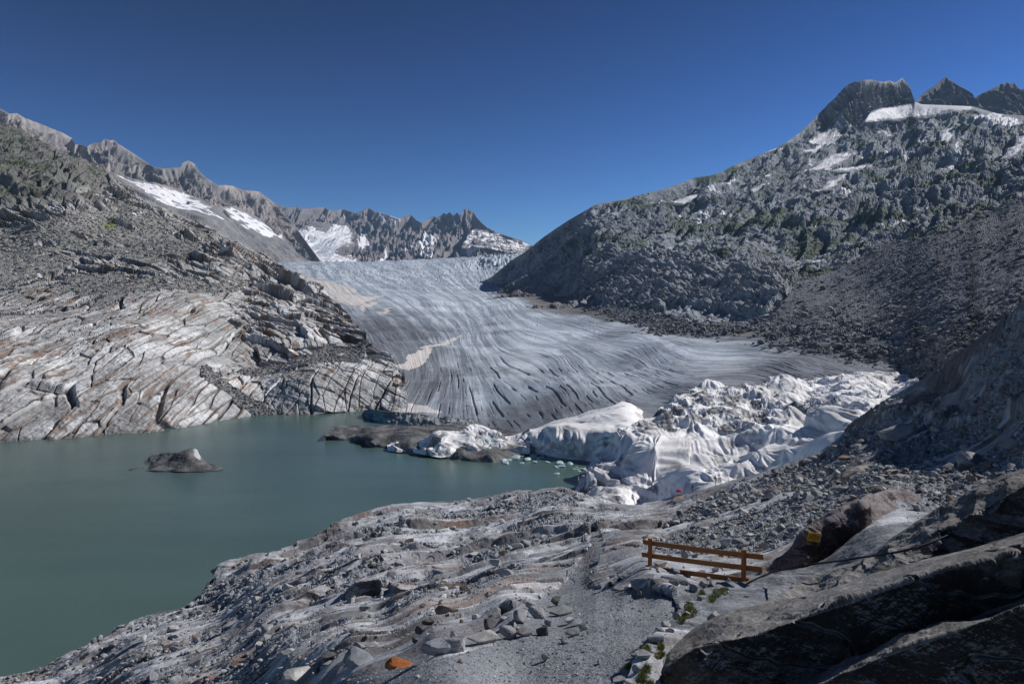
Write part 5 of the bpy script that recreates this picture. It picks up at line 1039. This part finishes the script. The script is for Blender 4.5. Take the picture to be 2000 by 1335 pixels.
# ------------------------------------------------------------------ fence
M_wood = plain_mat('weathered_wood', (.34, .135, .04), .75, 5, .45, .004, .2, (.35, 6, 6)); M_rail = plain_mat('rail_wood', (.26, .11, .038), .8, 5, .4, .004, .2, (.35, 6, 6)); M_steel = plain_mat('bolt_steel', (.25, .25, .26), .4)
def beam(name, a, b, w_, h_, mat, parent, bev=.008, n=6, seed=0):
    """a sawn timber between two points, slightly bowed and with worn edges"""
    a = np.array(a, float); b = np.array(b, float); L_ = np.linalg.norm(b - a); bm = bmesh.new(); r = np.random.RandomState(seed)
    bmesh.ops.create_cube(bm, size=1); bmesh.ops.scale(bm, vec=(L_, w_, h_), verts=bm.verts)
    bmesh.ops.subdivide_edges(bm, edges=[e for e in bm.edges if abs(e.verts[0].co.x - e.verts[1].co.x) > L_ * .5], cuts=n)
    for v in bm.verts: f = 1 - (2 * v.co.x / L_) ** 2; v.co.z += -.012 * L_ / 3 * f + r.normal(0, .0015); v.co.y += r.normal(0, .0015)
    bmesh.ops.bevel(bm, geom=[e for e in bm.edges if len(e.link_faces) == 2 and e.calc_face_angle() > 1], offset=bev, segments=2, affect='EDGES')
    me = bpy.data.meshes.new(name); bm.to_mesh(me); bm.free(); me.materials.append(mat); o = bpy.data.objects.new(name, me); COL.objects.link(o)
    d_ = Vector(b - a); q = d_.to_track_quat('X', 'Z'); o.rotation_mode = 'QUATERNION'; o.rotation_quaternion = q; o.location = Vector((a + b) / 2)
    if parent: o.parent = parent; o.location -= parent.location
    return o
lb = at(1268.5, 1112, 20.0); rb_ = at(1451.5, 1143, 17.5)
fe = bpy.data.objects.new('fence', None); COL.objects.link(fe); fe.location = lb; tag(fe, 'low brown wooden fence of two posts and three rails beside the gravel path', 'fence')
lt = at(1268.5, 1050, 20.0); lt[0] = lb[0] + .01; rt = at(1451.5, 1072, 17.5); rt[0] = rb_[0]
beam('post', lb - [0, 0, .25], lt, .11, .11, M_wood, fe, seed=1); beam('post', rb_ - [0, 0, .3], rt, .10, .11, M_wood, fe, seed=2)
ln = (rb_ - lb); ln /= np.linalg.norm(ln[:2])
def railpt(px, py):                      # point in the vertical plane of the posts
    rr_ = ray(px, py); n_ = np.array([ln[1], -ln[0], 0]); o_ = lb - n_ * .085
    t_ = ((o_ - [0, 0, EYE]) @ n_) / (rr_ @ n_); return np.array([0, 0, EYE]) + rr_ * t_
for (a_, b_), sd_ in ((((1256, 1057.5), (1491, 1087.5)), 3), (((1254, 1082), (1489, 1111.5)), 4), (((1262, 1106.5), (1463, 1133)), 5)):
    beam('rail', railpt(*a_), railpt(*b_), .045, .135, M_rail if sd_ != 5 else M_rail, fe, seed=sd_)
for (x_, y_) in ((1451.5, 1082), (1451.5, 1106), (1451.5, 1130), (1268.5, 1060), (1268.5, 1084), (1268.5, 1107)):
    bm = bmesh.new(); bmesh.ops.create_cone(bm, segments=8, radius1=.013, radius2=.011, depth=.03, cap_ends=True); me = bpy.data.meshes.new('bolt'); bm.to_mesh(me); bm.free(); me.materials.append(M_steel)
    o = bpy.data.objects.new('bolt', me); COL.objects.link(o); P_ = railpt(x_, y_) + np.array([ln[1], -ln[0], 0]) * .145; o.location = Vector(P_) - fe.location; o.rotation_euler = (math.pi / 2, 0, math.atan2(ln[1], ln[0])); o.parent = fe

# ------------------------------------------------------------------ yellow notice
def tube(name, pts, rad, mat, parent=None, sides=6):
    pts = [np.array(q_, float) for q_ in pts]; V = []; Fc = []
    for i, q_ in enumerate(pts):
        t_ = pts[min(i + 1, len(pts) - 1)] - pts[max(i - 1, 0)]; t_ /= np.linalg.norm(t_) + 1e-9; u_ = np.cross(t_, [0, 0, 1.]); 
        if np.linalg.norm(u_) < 1e-3: u_ = np.array([1., 0, 0])
        u_ /= np.linalg.norm(u_); w_ = np.cross(u_, t_); rd = rad[i] if hasattr(rad, '__len__') else rad
        for k in range(sides): a_ = 2 * math.pi * k / sides; V.append(q_ + rd * (math.cos(a_) * u_ + math.sin(a_) * w_))
    for i in range(len(pts) - 1):
        for k in range(sides): Fc.append([i * sides + k, i * sides + (k + 1) % sides, (i + 1) * sides + (k + 1) % sides, (i + 1) * sides + k])
    o = mesh_np(name, np.array(V), np.array(Fc), mat, smooth=True, parent=parent); return o
def surf(q, px, py):
    j = int(np.clip(round((px - q.PX[0, 0]) / (q.PX[0, 1] - q.PX[0, 0])), 0, q.nc - 1)); i = int(np.argmin(np.abs(q.PY[:, j] - py))); return q.p.reshape(q.nr, q.nc, 3)[i, j]
Sd = min(surf(SP, x_, y_)[1] for x_ in (1577, 1589, 1602) for y_ in (1038, 1048, 1058)) - .12
M_yel = plain_mat('yellow_paint', (.75, .40, .02), .5, 20, .08); M_blk = plain_mat('black_print', (.02, .018, .015), .6)
cn = [at(x_, y_, Sd) for x_, y_ in ((1576.5, 1054.5), (1600, 1058), (1602.3, 1041), (1579, 1038.5))]
nrm = np.cross(cn[1] - cn[0], cn[3] - cn[0]); nrm /= np.linalg.norm(nrm); nrm *= -1 if nrm[1] > 0 else 1
sg = bpy.data.objects.new('notice_sign', None); COL.objects.link(sg); sg.location = cn[0]; tag(sg, 'small yellow notice with dark lines of writing fixed to the dark boulder', 'sign')
V = np.array([c_ - cn[0] for c_ in cn] + [c_ - cn[0] - nrm * .012 for c_ in cn]); mesh_np('panel', V, np.array([[0, 1, 2, 3], [7, 6, 5, 4], [0, 4, 5, 1], [1, 5, 6, 2], [2, 6, 7, 3], [3, 7, 4, 0]]), M_yel, smooth=False, parent=sg)
U_ = cn[1] - cn[0]; W_ = cn[3] - cn[0]; tv = []; tf_ = []; rt_ = np.random.RandomState(3)
for li in range(7):
    v0 = .86 - li * .115; x_ = .08 if 0 < li < 6 else .38
    while x_ < (.92 if 0 < li < 6 else .6):
        wd = rt_.uniform(.05, .16); x2 = min(x_ + wd, .93); b0 = len(tv)
        for (a_, b_) in ((x_, v0), (x2, v0), (x2, v0 - .062), (x_, v0 - .062)): tv.append(U_ * a_ + W_ * b_ + nrm * .002)
        tf_.append([b0, b0 + 1, b0 + 2, b0 + 3]); x_ = x2 + .03
mesh_np('writing', np.array(tv), np.array(tf_), M_blk, smooth=False, parent=sg)
# cable along the slab, grey pipe, red rope
M_cab = plain_mat('black_hose', (.015, .015, .017), .5); M_pipe = plain_mat('grey_pipe', (.12, .115, .10), .7, 8, .3); M_rope = plain_mat('rope', (.22, .10, .06), .9)
cp = [(1455, 1141, 17.3), (1480, 1128, 16.5), (1510, 1116, 15.8)]; pts_ = [at(*c_) for c_ in cp]
for x_, y_ in ((1560, 1106), (1600, 1099), (1640, 1094), (1680, 1088), (1720, 1083), (1760, 1076), (1790, 1068), (1825, 1056), (1850, 1045)):
    dd_ = min(14.2, (surf(MPch, x_, y_)[1] if y_ > curve(mid_top, x_) else 14.5) - .12); pts_.append(at(x_, y_, dd_))
tag(tube('hose', pts_, .022, M_cab), 'black hose strung from the fence post along the rock slab', 'hose')
pts_ = []
for x_, y_ in ((1915, 908), (1940, 901), (1960, 894), (1980, 888), (2000, 882), (2040, 872)):
    g_ = ground_at(x_, y_); pts_.append(at(x_, y_, g_[1] - 1.2))
tag(tube('pipe', pts_, .085, M_pipe), 'grey pipe running off to the right from the rounded boulder', 'pipe')
g0 = ground_at(1180, 1046); g1 = ground_at(1146, 1128); pts_ = [g0 + (g1 - g0) * t_ + np.array([0, 0, .35 + .5 * math.sin(3.14 * t_)]) for t_ in np.linspace(0, 1, 9)]
tag(tube('rope', pts_, .014, M_rope), 'thin reddish rope hanging down beside the ledge track', 'rope')
M_pole = plain_mat('dark_pole', (.04, .04, .045), .6)
g0 = at(1397, 956, 176); tag(tube('marker_pole', [g0, g0 + [0, 0, 2.2], g0 + [.02, 0, 4.2]], [.07, .06, .05], M_pole), 'thin dark pole planted at the edge of the fleece right of the person', 'pole')

# ------------------------------------------------------------------ person below the fleece, red bag
def person(px, py, D, label):
    base = at(px, py, D); bm = bmesh.new(); J = {}
    def jv(n_, x_, y_, z_): J[n_] = bm.verts.new((x_, y_, z_)); return J[n_]
    jv('pel', 0, 0, .95); jv('bel', 0, 0, 1.1); jv('che', 0, .01, 1.32); jv('nek', 0, 0, 1.47); jv('chi', 0, -.01, 1.55); jv('hea', 0, -.01, 1.64); jv('top', 0, 0, 1.73)
    for s_, n_ in ((-1, 'l'), (1, 'r')):
        jv(n_ + 'hip', .1 * s_, 0, .88); jv(n_ + 'kne', .13 * s_, -.03 * s_, .48); jv(n_ + 'ank', .14 * s_, 0, .08); jv(n_ + 'toe', .16 * s_, -.14, .04)
        jv(n_ + 'sho', .19 * s_, 0, 1.41); jv(n_ + 'elb', .27 * s_, .02, 1.14); jv(n_ + 'wri', .26 * s_, -.1, .93); jv(n_ + 'han', .255 * s_, -.14, .85)
    E = [('pel', 'bel'), ('bel', 'che'), ('che', 'nek'), ('nek', 'chi'), ('chi', 'hea'), ('hea', 'top')]
    for n_ in 'lr': E += [('pel', n_ + 'hip'), (n_ + 'hip', n_ + 'kne'), (n_ + 'kne', n_ + 'ank'), (n_ + 'ank', n_ + 'toe'), ('che', n_ + 'sho'), (n_ + 'sho', n_ + 'elb'), (n_ + 'elb', n_ + 'wri'), (n_ + 'wri', n_ + 'han')]
    for a_, b_ in E: bm.edges.new((J[a_], J[b_]))
    bm.verts.index_update(); R_ = {'pel': .14, 'bel': .13, 'che': .15, 'nek': .06, 'chi': .07, 'hea': .095, 'top': .06, 'hip': .09, 'kne': .06, 'ank': .045, 'toe': .035, 'sho': .065, 'elb': .045, 'wri': .032, 'han': .035}
    names = list(J.keys()); me = bpy.data.meshes.new('person'); bm.to_mesh(me); bm.free(); o = bpy.data.objects.new('person', me); COL.objects.link(o)
    md = o.modifiers.new('skin', 'SKIN'); 
    for i, n_ in enumerate(names): rr_ = R_.get(n_, R_.get(n_[1:])); me.skin_vertices[0].data[i].radius = (rr_, rr_ * (.75 if n_ in ('che', 'bel', 'pel') else 1))
    me.skin_vertices[0].data[0].use_root = True; o.modifiers.new('sub', 'SUBSURF').render_levels = 1
    m_, nt_, b_ = new_mat('dark_clothes'); b_.inputs['Base Color'].default_value = (.02, .022, .03, 1); b_.inputs['Roughness'].default_value = .8; me.materials.append(m_)
    o.location = base; o.rotation_euler.z = .5
    M_skin = plain_mat('hair_brown', (.06, .035, .02), .7); V, Fc = blob(77, 2, 0, .9, 1, .03); V = V[:, :] * [.1, .105, .075] + [0, .015, 1.70]; mesh_np('hair', V, Fc, M_skin, parent=o)
    return tag(o, label, 'person')
person(1352, 958, 178, 'person in dark clothing standing in front of the white fleece')
V, Fc = blob(78, 3, 6, .7, .95, .12); M_red = plain_mat('red_cloth', (.55, .025, .03), .7, 3, .3, .02)
o = mesh_np('bag', V * [.85, .5, .42] + [0, 0, .28], Fc, M_red, smooth=False); o.location = at(1327, 960, 178); tag(o, 'bright red bag lying on the rock shelf left of the person', 'bag')

# ------------------------------------------------------------------ alpine grass beside the path
def tuft(name, spots, n, hgt, mat, label=None):
    r = np.random.RandomState(8); V = []; Fc = []; C = []
    for (x_, y_, rad) in spots:
        for k in range(n):
            a_ = r.rand() * 6.28; q_ = rad * math.sqrt(r.rand()); g_ = ground_at(x_ + math.cos(a_) * q_, y_ + math.sin(a_) * q_ * .8)
            l_ = hgt * r.uniform(.4, 1.2); b_ = r.normal(0, .5, 2) * l_; u_ = r.normal(0, 1, 2); u_ = u_ / np.linalg.norm(u_) * .004 * (g_[1] / 10)
            i = len(V); V += [g_ + [u_[0], u_[1], -.01], g_ - [u_[0], u_[1], .01], g_ + [b_[0], b_[1], l_]]; Fc.append([i, i + 1, i + 2]); c_ = np.array([.10, .14, .03]) * r.uniform(.6, 1.4) if r.rand() < .8 else np.array([.26, .20, .08]); C += [c_] * 3
    o = mesh_np(name, np.array(V), np.array(Fc), mat, np.array(C), smooth=False); return tag(o, kind='stuff')
M_grass = terrain_mat('alpine_grass', wl=.2, detail=2, var=.3, bump=.002, bstr=.1)
tuft('grass', [(1345, 1193, 9), (1352, 1202, 9), (1342, 1205, 10), (1370, 1178, 7), (1400, 1176, 9), (1415, 1170, 9), (1392, 1184, 8), (1332, 1222, 6), (1330, 1215, 6), (1262, 1283, 7), (1290, 1278, 5), (1285, 1295, 6), (1226, 1303, 5), (1262, 1318, 7), (1255, 1330, 8), (1270, 1338, 7), (1290, 1290, 5), (1245, 1342, 7), (1250, 1290, 5)], 420, .06, M_grass)
tuft('grass', [(1487, 1062, 7), (1620, 930, 5), (1780, 890, 5), (1660, 965, 9), (1700, 960, 6), (1690, 955, 6), (1440, 1085, 6), (1408, 1092, 5), (1900, 725, 8), (1950, 715, 12), (1980, 700, 12), (1930, 722, 9)], 160, .10, M_grass)
log('done', len(bpy.data.objects))
